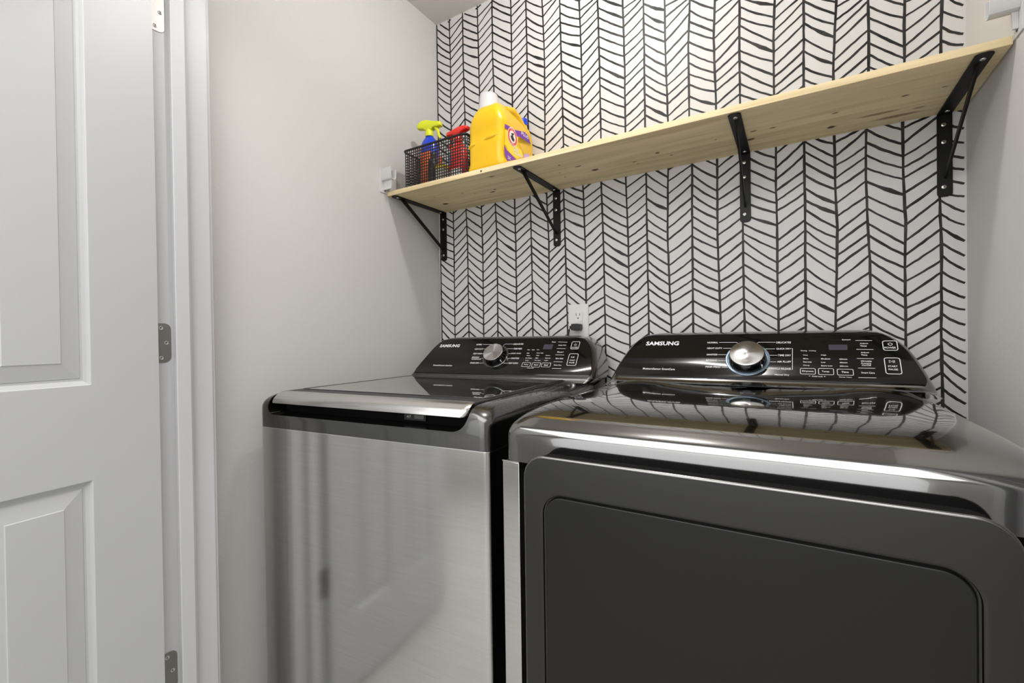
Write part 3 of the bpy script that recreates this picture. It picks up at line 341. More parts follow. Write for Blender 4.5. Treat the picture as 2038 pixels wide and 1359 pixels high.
JUG={'band': [(1.2212,1.7876),(1.241,1.787),(1.2788,1.7896),(1.2917,1.786),(1.3116,1.7915),(1.3388,1.7946),(1.3703,1.7936),(1.3883,1.7929),(1.371,1.8166),(1.3464,1.8198),(1.3189,1.8129),(1.2824,1.8026),(1.2507,1.8021),(1.223,1.7996)],'corner': [(1.2204,1.7004),(1.2353,1.6874),(1.27,1.7018),(1.2896,1.7098),(1.2578,1.716),(1.2331,1.7208),(1.2153,1.7324)],'lilac': [(1.3371,1.732),(1.3511,1.7365),(1.3798,1.7503),(1.38,1.7556),(1.3586,1.7529),(1.3373,1.7407)],'glow': [(1.2214,1.7361),(1.2516,1.7188),(1.2897,1.7132),(1.3371,1.7337),(1.324,1.7516),(1.2941,1.7549),(1.3048,1.7857),(1.282,1.7891),(1.2471,1.7844),(1.2226,1.7817)],'logo': (1.2672,1.7745,0.0272,0.0275),'text': [('PLUS',1.3236,1.371,1.8088,0.0105),('OXI',1.2742,1.3038,1.7422,0.0118),('CLEAN',1.2706,1.3237,1.7306,0.0119),('2X',1.2355,1.2543,1.7003,0.0099)]}

# ================================================================ SETTING
HX0, HX1, HY0 = -2.5, 1.7, -1.75                       # hall outside the laundry closet
YF0, YF1 = 0.458, 0.571                                # the wall with the doorway
OX0, OX1, OZ = -1.2084, 0.265, 2.045                   # doorway clear opening
struct('floor', box(B(), HX0, HX1, HY0, D + .12, -0.08, 0.0), M_floor)
struct('ceiling', box(B(), HX0, HX1, HY0, D + .12, ZC, ZC + .1), M_ceil)
struct('wall_left', box(B(), XL - .12, XL, YF1, D + .12, 0, ZC), M_wall)
struct('wall_right', box(B(), XR, XR + .12, YF1, D + .12, 0, ZC), M_wall)

# the papered back wall: drawn herringbone strokes belong to its surface
def back_wall():
    bm = B(); box(bm, XL, XR, D, D + .12, 0, ZC)
    YP = D - 0.00025
    fr = lambda x, z: (x, YP, z)
    rnd = random.Random(11)
    def xat(i, z):
        if i >= len(LINES): return XR - .004
        L = LINES[i]; z *= 1000
        if z <= L[0][0]: return L[0][1] / 1000
        for (za, xa), (zb, xb) in zip(L, L[1:]):
            if z <= zb: return (xa + (xb - xa) * (z - za) / max(zb - za, 1)) / 1000
        return L[-1][1] / 1000
    for i in range(len(LINES)):
        pts, ws = [], []
        z = 0.0
        while z < ZC:
            pts.append((max(xat(i, z), XL + .003) + rnd.uniform(-.0005, .0005), z)); ws.append(0.0057 + rnd.uniform(-.0008, .0014)); z += 0.03
        pts.append((max(xat(i, ZC), XL + .003), ZC - .0005)); ws.append(0.005)
        stroke_bm(bm, pts, ws, lambda x, z: (x, YP - .00012, z), 1)
    for i, col in enumerate(COLS):
        col = list(col); z = col[-1][0]; d = col[-1][1] - col[-1][0]
        while z > 60: z -= 35; col.append((z, z + d, 0))
        for zl, zr, th in col:
            zl /= 1000; zr /= 1000; down = zr < zl
            n = 9; pts, ws = [], []
            w0 = 0.0051 + rnd.uniform(-.0007, .0010); sag = (0.0026 if down else 0.0010) + rnd.uniform(-.002, .002)
            fat = rnd.uniform(0, .0014)
            ctr = rnd.uniform(.3, .8)
            for k in range(n):
                t = k / (n - 1); zz = zl + (zr - zl) * t - sag * math.sin(PI * t)
                x = max(xat(i, zl), XL + .003); x2 = xat(i + 1, zr); xx = x + (x2 - x) * t
                pts.append((xx, zz + (rnd.uniform(-.0007, .0007) if 0 < k < n - 1 else 0)))
                ws.append(w0 + fat * math.exp(-((t - ctr) / .16) ** 2) + (0.0042 * math.exp(-((t - .68) / .22) ** 2) if th else 0) + rnd.uniform(-.0003, .0003))
            keep = [q for q in range(n) if 0.002 < pts[q][1] < ZC - .002]
            if len(keep) > 1:
                a, b = keep[0], keep[-1] + 1; stroke_bm(bm, pts[a:b], ws[a:b], fr, 1)
    o = struct('wall_back', bm, [M_paper, M_ink])
back_wall()

# front wall with the double doorway, header above
bm = B(); box(bm, HX0, OX0 - .019, YF0, YF1, 0, ZC); struct('wall_front', bm, M_wall)
struct('wall_front_header', box(B(), OX0 - .019, OX1 + .019, YF0, YF1, OZ + .019, ZC), M_wall)
struct('wall_front_side', box(B(), OX1 + .019, HX1, YF0, YF1, 0, ZC), M_wall)
struct('wall_hall_left', box(B(), HX0 - .1, HX0, HY0, YF0, 0, ZC), M_wall)
struct('wall_hall_right', box(B(), HX1, HX1 + .1, HY0, YF0, 0, ZC), M_wall)
struct('wall_hall_back', box(B(), HX0, HX1, HY0 - .1, HY0, 0, ZC), M_wall)

# door jamb: lining board with a stop moulding, and the closet-side casing
def jamb():
    bm = B()
    prof = [(OX0, YF0 - .004), (OX0, .4905), (OX0 + .0125, .4912), (OX0 + .0135, .493), (OX0 + .0135, .519), (OX0 + .0105, .524), (OX0, .5255), (OX0, YF1 + .001), (OX0 - .019, YF1 + .001), (OX0 - .019, YF0 - .004)]
    prism_z(bm, prof, 0, OZ)
    return struct('trim_1', bm, M_trim)
jamb()
bm = B(); box(bm, OX1, OX1 + .019, YF0 - .004, YF1 + .001, 0, OZ); box(bm, OX1 - .0115, OX1, .4863, .52, 0, OZ); struct('trim_2', bm, M_trim)
bm = B(); box(bm, OX0 - .019, OX1 + .019, YF0 - .004, YF1 + .001, OZ, OZ + .019); box(bm, OX0 + .0115, OX1 - .0115, .4863, .52, OZ - .0115, OZ); struct('trim_3', bm, M_trim)
def casing(name, x_in, x_out, y0, sgn, z1=OZ + .06):
    bm = B(); s = 1 if x_out > x_in else -1; L = abs(x_out - x_in)
    prof = [(x_in, y0), (x_in, y0 + sgn * .007), (x_in + s * .004, y0 + sgn * .009), (x_in + s * L * .25, y0 + sgn * .010), (x_in + s * L * .3, y0 + sgn * .013), (x_in + s * L * .85, y0 + sgn * .015), (x_out, y0 + sgn * .013), (x_out, y0)]
    prism_z(bm, prof, 0, z1); return struct(name, bm, M_trim)
casing('trim_4', OX0 - .004, XL + .0005, YF1 + .0012, 1)
casing('trim_5', OX1 + .004, OX1 + .061, YF1 + .0012, 1)
casing('trim_6', OX0 - .004, OX0 - .062, YF0 - .0002, -1)
casing('trim_7', OX1 + .004, OX1 + .061, YF0 - .0002, -1)

# ---- the open panelled door, hinged on the left jamb
def door():
    root = bpy.data.objects.new('door_1', None); C.objects.link(root); root['kind'] = 'structure'
    root.location = (OX0 + .0209, .4574, 0.012); 
    ang = R(-82.0)                                   # local +x runs from the hinge edge to the latch edge
    root.rotation_euler = (0, 0, ang)
    WD, HD, T = 0.69, 2.025, 0.035
    tx = [0, .120, .287, .398, .565, WD]; tz = [0, .235, .852, 1.038, 1.905, HD]
    bm = B()
    fy = T                                           # face towards the closet side of the room
    def face(yy, sgn):
        for a in range(5):
            for b in range(5):
                x0, x1, z0, z1 = tx[a], tx[a + 1], tz[b], tz[b + 1]
                if a in (1, 3) and b in (1, 3):
                    prof = [(0, 0), (.0015, .0010), (.0045, .0070), (.0090, .0095), (.0130, .0098), (.0145, .0085), (.0430, .0030), (.0445, .0015), (.047, .0015)]
                    rings(bm, [[(x0 + d, yy - sgn * h, z0 + d), (x1 - d, yy - sgn * h, z0 + d), (x1 - d, yy - sgn * h, z1 - d), (x0 + d, yy - sgn * h, z1 - d)] for d, h in prof], False, True)
                else:
                    bm.faces.new([bm.verts.new(p) for p in ((x0, yy, z0), (x1, yy, z0), (x1, yy, z1), (x0, yy, z1))])
    face(fy, 1); face(0, -1)
    for a in range(5):
        for z in (0, HD): bm.faces.new([bm.verts.new(p) for p in ((tx[a], 0, z), (tx[a + 1], 0, z), (tx[a + 1], fy, z), (tx[a], fy, z))])
    for b in range(5):
        for x in (0, WD): bm.faces.new([bm.verts.new(p) for p in ((x, 0, tz[b]), (x, fy, tz[b]), (x, fy, tz[b + 1]), (x, 0, tz[b + 1]))])
    # slab sits so its room face passes through the hinge line
    bmesh.ops.translate(bm, verts=bm.verts, vec=(0.004, -T, 0))
    obj('door_slab', bm, M_door, root, smooth=True, ang=12)
    bm = B(); lathe(bm, [(0, 0), (.016, 0), (.016, .006), (.011, .012), (.011, .035), (.024, .045), (.027, .06), (.022, .072), (0, .075)], n=20)
    bmesh.ops.rotate(bm, verts=bm.verts, matrix=Matrix.Rotation(R(-90), 3, 'X')); bmesh.ops.translate(bm, verts=bm.verts, vec=(WD - .06, 0, .93))
    obj('door_knob', bm, M_nickel, root, smooth=True)
    for z in (1.870, 1.130, 0.388):
        zl = z - .012
        bm = B(); tube(bm, [(-.003, -.026, zl - .0445), (-.003, -.026, zl + .0445)], .0055, 12)
        # leaf let into the door edge
        box(bm, .0015, .0038, -.030, -.004, zl - .0445, zl + .0445)
        obj('hinge', bm, M_nickel, root, smooth=True)
    return root
dr = door()
# hinge leaves on the jamb (parts of the jamb side)
for i, (z0, z1) in enumerate(((1.8255, 1.915), (1.0855, 1.1745), (0.3435, 0.4335))):
    bm = B(); r = .014
    o2 = rrect4(.4562, .4860, z0, z1, (.0005, r, r, .0005), 6)
    prism_x(bm, o2, OX0 - .001, OX0 + .0012)
    h = obj('hinge_leaf', bm, M_nickel, None, bevel=.0004)
    tag(h, ['upper satin nickel hinge leaf let into the white door jamb', 'middle satin nickel hinge leaf let into the white door jamb', 'lowest satin nickel hinge leaf at the bottom of the white jamb'][i], 'hinge', 'hinges on the white jamb')
    for sy, sz in ((.4665, z1 - .011), (.4765, (z0 + z1) / 2), (.4665, z0 + .011)):
        bm = B(); rings(bm, [circ((OX0 + .0012, sy, sz), .0044, 18, 'x'), circ((OX0 + .0018, sy, sz), .0042, 18, 'x'), circ((OX0 + .0020, sy, sz), .0034, 18, 'x'), circ((OX0 + .0012, sy, sz), .0014, 18, 'x')], False, True)
        obj('screw', bm, M_screw, h, smooth=True)

# ================================================================ SHELF
bm = B(); box(bm, XL + .0015, XR - .0045, YS, D - .0005, ZS, ZS + TS)
sh = obj('shelf_board', bm, M_pine, None, bevel=.0012)
bm = B(); rings(bm, [circ((-.843, YS - .0004, ZS + .0075), .0032, 14, 'y'), circ((-.843, YS + .001, ZS + .0075), .0032, 14, 'y')]); obj('nail_hole', bm, M_dark, sh)
tag(sh, 'long raw pine shelf board with knots, fixed wall to wall', 'shelf')

def bracket(x, label):
    root = empty('shelf_bracket', label, 'bracket', (x, D - .0006, ZS), 0, 'black shelf brackets')
    hw = .0140; t = .0032
    bm = B()                                            # arm under the shelf
    arm = [(-hw, -.001), (-hw, -.276), (-hw + .004, -.2815), (-hw + .009, -.2835), (hw - .009, -.2835), (hw - .004, -.2815), (hw, -.276), (hw, -.001)]
    prism_z(bm, arm, -.0003 - t, -.0003); obj('arm', bm, M_iron, root, bevel=.0006)
    bm = B()                                            # leg on the wall
    leg = [(-hw, -.0036), (-hw, -.193), (-hw + .004, -.1975), (-hw + .009, -.1990), (hw - .009, -.1990), (hw - .004, -.1975), (hw, -.193), (hw, -.0036)]
    prism_y(bm, leg, -t, 0); obj('wall_leg', bm, M_iron, root, bevel=.0006)
    bm = B()                                            # diagonal strut, a narrow flat bar on edge
    a = Vector((0, -.238, -.0035)); b = Vector((0, -.0035, -.156)); d = (b - a).normalized(); n = Vector((0, d.z, -d.y)) * -1
    w2 = .0062; th = .0022
    prof = [a - n * w2 * 1.0 - d * .012, a + n * w2 * .2 - d * .02, a + n * w2 + d * .006, b + n * w2 * .8 - d * .0, b - n * w2 * .9 - d * .006]
    prof = [a - d * .016, a + d * .010 + n * w2 * 1.6, b - d * .012 + n * w2, b, b - d * .012 - n * w2, a + d * .018 - n * w2 * 1.1]
    pts = [(max(-.275, min(p.y, -.0025)), min(p.z, -.0033)) for p in prof]
    prism_x(bm, pts, -th, th); obj('strut', bm, M_iron, root, bevel=.0006)
    # screws: heads proud of the arm and the leg
    for kind, q in (('a', -.262), ('a', -.022), ('l', -.0275), ('l', -.069), ('l', -.176)):
        xo = -.002 if kind == 'l' else .001
        bm = B()
        if kind == 'l':
            rr = [circ((xo, -t - .0002, q), .0049, 20, 'y'), circ((xo, -t - .0014, q), .0046, 20, 'y'), circ((xo, -t - .0022, q), .0032, 20, 'y')]
            rings(bm, rr, True, True); 
            for w_, h_ in ((.0020, .0005), (.0005, .0020)): box(bm, xo - w_, xo + w_, -t - .00235, -t - .0020, q - h_, q + h_, 1)
        else:
            rr = [circ((xo, q, -t - .0004), .0049, 20, 'z'), circ((xo, q, -t - .0015), .0046, 20, 'z'), circ((xo, q, -t - .0024), .0032, 20, 'z')]
            rings(bm, rr, True, True)
            for w_, h_ in ((.0020, .0005), (.0005, .0020)): box(bm, xo - w_, xo + w_, q - h_, q + h_, -t - .0026, -t - .0022, 1)
        obj('screw', bm, [M_screw, M_dark], root, smooth=True)
bracket(-1.2372, 'black steel shelf bracket against the left wall, under the wire basket')
bracket(-0.7185, 'black steel shelf bracket under the yellow detergent jug')
bracket(-0.1180, 'black steel shelf bracket seen head on, above the dryer dial')
bracket(0.3090, 'black steel shelf bracket at the right wall end of the shelf')

# ---- white plastic end clips of an old wire shelf, left and right wall
def wire_clip(xw, s, y0, z0, label, arm=.052, web=.046):
    root = empty('wire_shelf_clip', label, 'bracket', (xw, y0, z0), 0, 'white wire shelf end clips')
    bm = B(); prism_x(bm, rrect(0, .033, 0, .093, .003), s * .0002, s * .0030); obj('wall_plate', bm, M_whitepl, root, bevel=.0005)
    bm = B()                                            # upward-opening trough that carried the wire
    o = [(.003, .083), (.003, .050), (.006, .043), (.012, .040), (.020, .040), (.027, .043), (.030, .050), (.030, .078), (.0275, .078), (.0275, .051), (.0250, .0455), (.020, .0428), (.012, .0428), (.008, .0455), (.0055, .051), (.0055, .083)]
    prism_x(bm, o, s * .0030, s * arm); obj('trough', bm, M_whitepl, root, bevel=.0004)
    bm = B(); v = [(s * .003, .010), (s * .003, .041), (s * web, .041), (s * web * .87, .010)]
    prism_y(bm, v if s > 0 else v[::-1], .014, .019); obj('web', bm, M_whitepl, root, bevel=.0004)
    for zz in (.010, .084):
        bm = B(); rings(bm, [circ((s * .0030, .022, zz), .0032, 16, 'x'), circ((s * .0038, .022, zz), .0026, 16, 'x')], True, True)
        obj('screw', bm, M_dark, root, smooth=True)
wire_clip(XL, 1, 1.1665, ZS + .0075, 'small white plastic shelf clip on the left wall')
wire_clip(XR, -1, 1.1655, ZS + .0075, 'white plastic shelf clip high on the right wall', .043, .012)

# ================================================================ WIRE-LOOK BASKET AND WHAT IS IN IT
BZ = ZS + TS + .0004
def basket():
    root = empty('storage_basket', 'black plastic mesh basket of cleaning bottles at the left shelf end', 'basket', (-1.058, 1.33, BZ))
    hx0, hx1, hy0, hy1, H = -.137, .142, -.115, .112, .137
    def wall(bm, a, b, n, rows, zt0=.004, thick=.0011):
        a = Vector(a); b = Vector(b); d = (b - a); L = d.length; d.normalize(); q = Vector((-d.y, d.x, 0)) * thick
        def bar(p0, p1, w_, vert):
            e = (d if vert else Vector((0, 0, 1))) * w_ / 2
            vs = [bm.verts.new(p) for p in (p0 - e - q, p0 + e - q, p0 + e + q, p0 - e + q, p1 - e - q, p1 + e - q, p1 + e + q, p1 - e + q)]
            for f in ((3, 2, 1, 0), (4, 5, 6, 7), (0, 1, 5, 4), (1, 2, 6, 5), (2, 3, 7, 6), (3, 0, 4, 7)): bm.faces.new([vs[i] for i in f])
        for i in range(n + 1):
            p = a + d * L * i / n; bar(p + Vector((0, 0, zt0)), p + Vector((0, 0, H - .002)), .0024, True)
        for j in range(rows + 1):
            z = Vector((0, 0, zt0 + (H - zt0 - .004) * j / rows)); bar(a + z, b + z, .0024, False)
    bm = B()
    c = .012
    wall(bm, (hx0 + c, hy0, 0), (hx1 - c, hy0, 0), 26, 13)
    wall(bm, (hx1 - c, hy0, 0), (hx1, hy0 + c, 0), 2, 13)
    wall(bm, (hx1, hy0 + c, 0), (hx1, hy1 - c, 0), 20, 13)
    wall(bm, (hx1, hy1 - c, 0), (hx1 - c, hy1, 0), 2, 13)
    wall(bm, (hx1 - c, hy1, 0), (hx0 + c, hy1, 0), 26, 13)
    wall(bm, (hx0 + c, hy1, 0), (hx0, hy1 - c, 0), 2, 13)
    wall(bm, (hx0, hy1 - c, 0), (hx0, hy0 + c, 0), 20, 13)
    wall(bm, (hx0, hy0 + c, 0), (hx0 + c, hy0, 0), 2, 13)
    prism_z(bm, rrect(hx0, hx1, hy0, hy1, .014), 0, .004)
    obj('mesh_wall', bm, M_basket, root)
    bm = B()
    oo = rrect(hx0 - .0025, hx1 + .0025, hy0 - .0025, hy1 + .0025, .016); ii = rrect(hx0 + .0015, hx1 - .0015, hy0 + .0015, hy1 - .0015, .012)
    rings(bm, [[(x, y, H - .003) for x, y in oo], [(x, y, H + .0015) for x, y in oo], [(x, y, H + .0015) for x, y in ii], [(x, y, H - .003) for x, y in ii], [(x, y, H - .003) for x, y in oo]], False, False)
    obj('rim', bm, M_basket, root, smooth=True)
    return root
basket()
FLO = BZ + .0045
def bottle_bm(prof, sx=1.0, sy=1.0, n=28):
    """prof rows (radius, z)"""
    bm = B(); pr = resample(prof, 3)
    rings(bm, [circ((0, 0, z), max(r, .0004) * sx, n, 'z', ry=max(r, .0004) * sy) for r, z in pr]); return bm
def sprayer(root, z, m, s, k=1.0, trig=True, flat=1.0):
    """trigger head; s = +1 nozzle to +x"""
    bm = B(); lathe(bm, [(.0145 * k, 0), (.0150 * k, .002), (.0150 * k, .016 * k), (.0125 * k, .020 * k), (.011 * k, .030 * k)], (0, 0, z), 20); obj('collar', bm, m, root, smooth=True)
    bm = B()
    o = [(-.045, .034), (-.047, .045), (-.038, .054), (-.024, .060), (-.006, .0595), (.012, .054), (.034, .049), (.047, .047), (.050, .040), (.049, .033), (.036, .031), (.020, .031), (.014, .024), (-.012, .022), (-.022, .030)]
    o = [(s * x * k, z + (q - .002) * k if q < .04 else z + (.038 + (q - .04) * flat) * k) for x, q in o]
    if s < 0: o = o[::-1]
    hw = .0115 * k
    cx = sum(p[0] for p in o) / len(o); cz = sum(p[1] for p in o) / len(o)
    def sc(f): return [(cx + (x - cx) * f, cz + (q - cz) * f) for x, q in o]
    rings(bm, [[(x, y * hw, q) for x, q in sc(f)] for f, y in ((.86, -1), (.96, -.85), (1, -.5), (1, .5), (.96, .85), (.86, 1))])
    obj('spray_head', bm, m, root, smooth=True, ang=50)
    if trig:
        bm = B(); tube(bm, [(s * .024 * k, 0, z + .030 * k), (s * .034 * k, 0, z + .018 * k), (s * .037 * k, 0, z + .004 * k), (s * .043 * k, 0, z - .012 * k)], [.006 * k, .0055 * k, .005 * k, .004 * k], 10)
        obj('trigger', bm, m, root, smooth=True)
def label_patch(root, name, m, prof_r, z0, z1, a0, a1, sx=1, sy=1, off=.0006, n=14):
    bm = B(); rs = []
    for k in range(n + 1):
        a = a0 + (a1 - a0) * k / n; row = []
        for j in range(7):
            z = z0 + (z1 - z0) * j / 6; r = prof_r(z) ; row.append(((r * sx + off) * math.cos(a), (r * sy + off) * math.sin(a), z))
        rs.append(row)
    rings(bm, rs, False, False, closed=False); return obj(name, bm, m, root, smooth=True)
t = empty('spray_bottle', 'blue spray bottle with lime yellow trigger head, in the black basket', 'bottle', (-1.160, 1.318, FLO), R(12))
P_ = [(.0, 0), (.028, 0), (.033, .004), (.034, .03), (.034, .12), (.0335, .165), (.030, .188), (.021, .204), (.0145, .212), (.0145, .222)]
obj('bottle_body', bottle_bm(P_, 1.05, .72), M_blue, t, smooth=True)
pf = lambda z: .0345
label_patch(t, 'wrap_label', M_orange, pf, .02, .150, R(200), R(300), 1.05, .72)
label_patch(t, 'side_label', M_redpl, pf, .02, .135, R(302), R(352), 1.05, .72)
sprayer(t, .214, M_lime, 1, 1.05)
t = empty('spray_bottle', 'red trigger spray bottle low in the right half of the basket', 'bottle', (-1.010, 1.300, FLO), R(-6))
P2_ = [(.0, 0), (.032, 0), (.038, .004), (.040, .03), (.040, .09), (.035, .124), (.020, .144), (.014, .150), (.014, .160)]
obj('bottle_body', bottle_bm(P2_, 1.0, .7), M_redpl, t, smooth=True)
label_patch(t, 'oval_label', M_cyan, lambda z: .0405, .070, .116, R(222), R(246), 1.0, .7)
label_patch(t, 'wrap_label', M_white, lambda z: .0405, .012, .050, R(215), R(320), 1.0, .7)
sprayer(t, .152, M_redpl, -1, 1.05, True, .45)
t = empty('cleaner_bottle', 'salmon red bottle standing behind the blue spray bottle', 'bottle', (-1.185, 1.385, FLO))
obj('bottle_body', bottle_bm([(0, 0), (.022, 0), (.025, .004), (.025, .14), (.020, .165), (.012, .172)]), M_orange, t, smooth=True)
obj('cap', bottle_bm([(0, .170), (.012, .170), (.013, .174), (.013, .190), (.010, .193), (0, .193)]), M_redpl, t, smooth=True)
t = empty('cleaner_bottle', 'dark grey bottle between the blue and the red spray bottles', 'bottle', (-1.094, 1.262, FLO))
obj('bottle_body', bottle_bm([(0, 0), (.017, 0), (.020, .004), (.020, .075), (.0165, .095), (.010, .102)]), M_dkgrey, t, smooth=True)
obj('cap', bottle_bm([(0, .100), (.010, .100), (.011, .103), (.011, .120), (0, .121)]), M_dkgrey, t, smooth=True)
t = empty('cleaner_tub', 'small cream and yellow tub on the basket floor at front', 'container', (-1.042, 1.246, FLO))
obj('tub_body', bottle_bm([(0, 0), (.020, 0), (.022, .003), (.022, .042), (.020, .046)]), M_cream, t, smooth=True)
obj('lid', bottle_bm([(0, .045), (.0225, .045), (.0235, .047), (.0235, .055), (.021, .057), (0, .057)]), M_lyel, t, smooth=True)
t = empty('cleaner_bottle', 'small white bottle with blue cap in the back right basket corner', 'bottle', (-.950, 1.385, FLO))
obj('bottle_body', bottle_bm([(0, 0), (.021, 0), (.024, .003), (.024, .085), (.018, .104), (.011, .110)]), M_white, t, smooth=True)
obj('cap', bottle_bm([(0, .108), (.011, .108), (.012, .111), (.012, .126), (0, .127)]), M_cyan, t, smooth=True)

# ================================================================ DETERGENT JUG
def jug():
    X0, X1 = -.9085, -.7665; cx = (X0 + X1) / 2; hw = (X1 - X0) / 2; z0 = BZ
    root = empty('detergent_jug', 'big golden yellow detergent jug with clear cap and purple label', 'jug', (cx, 1.315, z0))
    prof = [(1.240, .000), (1.222, .003), (1.214, .012), (1.2125, .05), (1.2115, .085), (1.2145, .115), (1.2125, .145), (1.214, .172), (1.222, .196), (1.238, .214), (1.262, .226), (1.292, .230), (1.318, .226),
            (1.342, .214), (1.366, .200), (1.390, .186), (1.408, .168), (1.418, .145), (1.421, .11), (1.421, .05), (1.419, .014), (1.412, .004), (1.395, .000)]
    n = len(prof); pc = [(y - 1.315, z) for y, z in resample(prof + [prof[0]], 2)[:-1]]
    n = len(pc)
    nrm = []
    for i in range(n):
        a = Vector(pc[i - 1]); b = Vector(pc[(i + 1) % n]); d = (b - a).normalized(); nrm.append((d.y, -d.x))
    # orientation check: normals must point outwards
    ar = sum(pc[i][0] * pc[(i + 1) % n][1] - pc[(i + 1) % n][0] * pc[i][1] for i in range(n))
    sg = 1 if ar > 0 else -1
    def ins(d):
        out = []
        for i in range(n):
            k = 1.0 if pc[i][1] > .02 else .35
            out.append((pc[i][0] - sg * nrm[i][0] * d * k, max(pc[i][1] - sg * nrm[i][1] * d * k, 0)))
        return out
    bm = B(); rr = .027; rs = []
    for q in range(7):
        a = q / 6 * PI / 2; rs.append([(-hw + rr * (1 - math.sin(a)), y, z) for y, z in ins(rr * (1 - math.cos(PI / 2 - (PI / 2 - a))) if False else rr * (1 - math.sin(a)) * 0 + rr * (1 - math.sqrt(max(0, 1 - (1 - math.sin(a)) ** 2))))])
    left = []
    for q in range(7):
        t_ = q / 6; xo = rr * (1 - math.cos(t_ * PI / 2)); d_ = rr * (1 - math.sin(t_ * PI / 2))
        left.append((xo, d_))
    rs = [[(-hw + xo, y, z) for y, z in ins(d_)] for xo, d_ in left] + [[(hw - xo, y, z) for y, z in ins(d_)] for xo, d_ in reversed(left)]
    rings(bm, rs)
    for v in bm.verts:                                  # shoulders narrow towards the neck and the handle
        z1 = .140 + .10 * (v.co.y + .10)* .2; k = max(0, (v.co.z - z1) / (.232 - z1)); v.co.x *= 1 - .58 * k ** 1.4
    # finger ledges moulded into the narrow front
    for zc, x_a, x_b in ((.098, -.010, .052), (.086, -.064, -.030)):
        for u in range(1):
            tube(bm, [(x_a, -.097, zc - .005), (x_a * .7 + x_b * .3, -.0985, zc - .001), (x_a * .3 + x_b * .7, -.0990, zc + .002), (x_b, -.097, zc + .005)], [.004, .0075, .0080, .004], 12)
    # moulded handle running down from the neck to the back
    tube(bm, [(.036, -.034, .206), (.042, .000, .213), (.044, .030, .202), (.046, .060, .181), (.048, .084, .156), (.046, .096, .134)], [.012, .0145, .0140, .0135, .0140, .012], 16)
    tube(bm, [(-.012, -.020, .220), (-.012, .006, .234), (-.012, .030, .230), (-.014, .062, .208), (-.016, .088, .182), (-.016, .098, .160)], [.012, .0135, .0135, .0130, .0135, .012], 16)
    obj('jug_body', bm, M_yellow, root, smooth=True, ang=60)
    bm = B(); lathe(bm, [(.0365, .214), (.0375, .218), (.0370, .224), (.0345, .227), (.0320, .255), (.0305, .270), (.0285, .273), (.0, .273)], (-.030, -.030, 0), 32); obj('cap', bm, M_cap, root, smooth=True)
    # printed label on the broad side that faces the room's right
    fr = lambda y, z: (hw + .0004, y - 1.315, z - z0)
    PL = JUG
    lay = {'lightning': (M_lyel, .0003)}
    def dec(name, m_, polys, off):
        bm = B(); f2_ = lambda y, z: (hw + off, y - 1.315, z - z0)
        for p in polys: poly_bm(bm, p, f2_)
        return obj(name, bm, m_, root)
    dec('label_purple', M_purple, [PL['band'], PL['corner']], .0004)
    dec('label_yellow', M_lyel, [PL['glow']], .0002)
    dec('label_lilac', M_lilac, [PL['lilac']], .0005)
    cy, cz, ry, rz = PL['logo']
    el = lambda k, n_=28: [(cy + ry * k * math.cos(2 * PI * i / n_), cz + rz * k * math.sin(2 * PI * i / n_)) for i in range(n_)]
    lg = dec('logo_disc', M_white, [el(1.08)], .0007)
    bm = B(); f3 = lambda y, z: (hw + .0010, y - 1.315, z - z0)
    a_, b_ = el(1.0), el(.72); va = [bm.verts.new(f3(*p)) for p in a_]; vb = [bm.verts.new(f3(*p)) for p in b_]
    for i in range(28): bm.faces.new((va[i], va[(i + 1) % 28], vb[(i + 1) % 28], vb[i]))
    obj('logo_ring', bm, M_red, root)
    bm = B(); f4 = lambda y, z: (hw + .0011, y - 1.315, z - z0)
    q = lambda a, b: (cy + ry * a, cz + rz * b)
    poly_bm(bm, [q(-.45, -.10), q(-.15, -.42), q(.30, -.50), q(.42, -.15), q(.18, .02), q(.10, .36), q(-.12, .40), q(-.18, .08), q(-.28, .12)], f4)
    poly_bm(bm, [q(-.30, .34), q(.34, .52), q(.34, .36), q(-.28, .20)], f4)
    obj('logo_arm', bm, M_blackpl, root)
    f5 = lambda y, z: (hw + .0012, y - 1.315, z - z0)
    for s_, y0, y1, zc, h in PL['text']: bm = B(); text_bm(bm, s_, y0, y1, zc, h, f5, .02); obj('label_word', bm, M_white, root)
    for s_, sh0 in (('ARM &', .86), ('HAMMER', -.86)):
        f6 = lambda y, z: (hw + .0013, y - 1.315, z - z0)
        bm = B(); text_bm(bm, s_, cy - ry * .55, cy + ry * .55, cz + rz * sh0, rz * .18, f6); obj('logo_word', bm, M_white, root)
    nest(root, 'logo_disc', 'logo_ring', 'logo_arm', 'logo_word')
    return root
jug()
t = empty('yellow_bottle', 'yellow bottle with a blue cap half hidden behind the jug', 'bottle', (-.835, 1.4555, BZ - .0000))
obj('bottle_body', bottle_bm([(0, 0), (.026, 0), (.029, .003), (.029, .17), (.025, .205), (.0165, .218), (.0160, .232)]), M_yellow, t, smooth=True)
obj('cap', bottle_bm([(0, .229), (.0170, .229), (.0175, .231), (.0175, .249), (.0155, .252), (0, .252)]), M_blue, t, smooth=True)

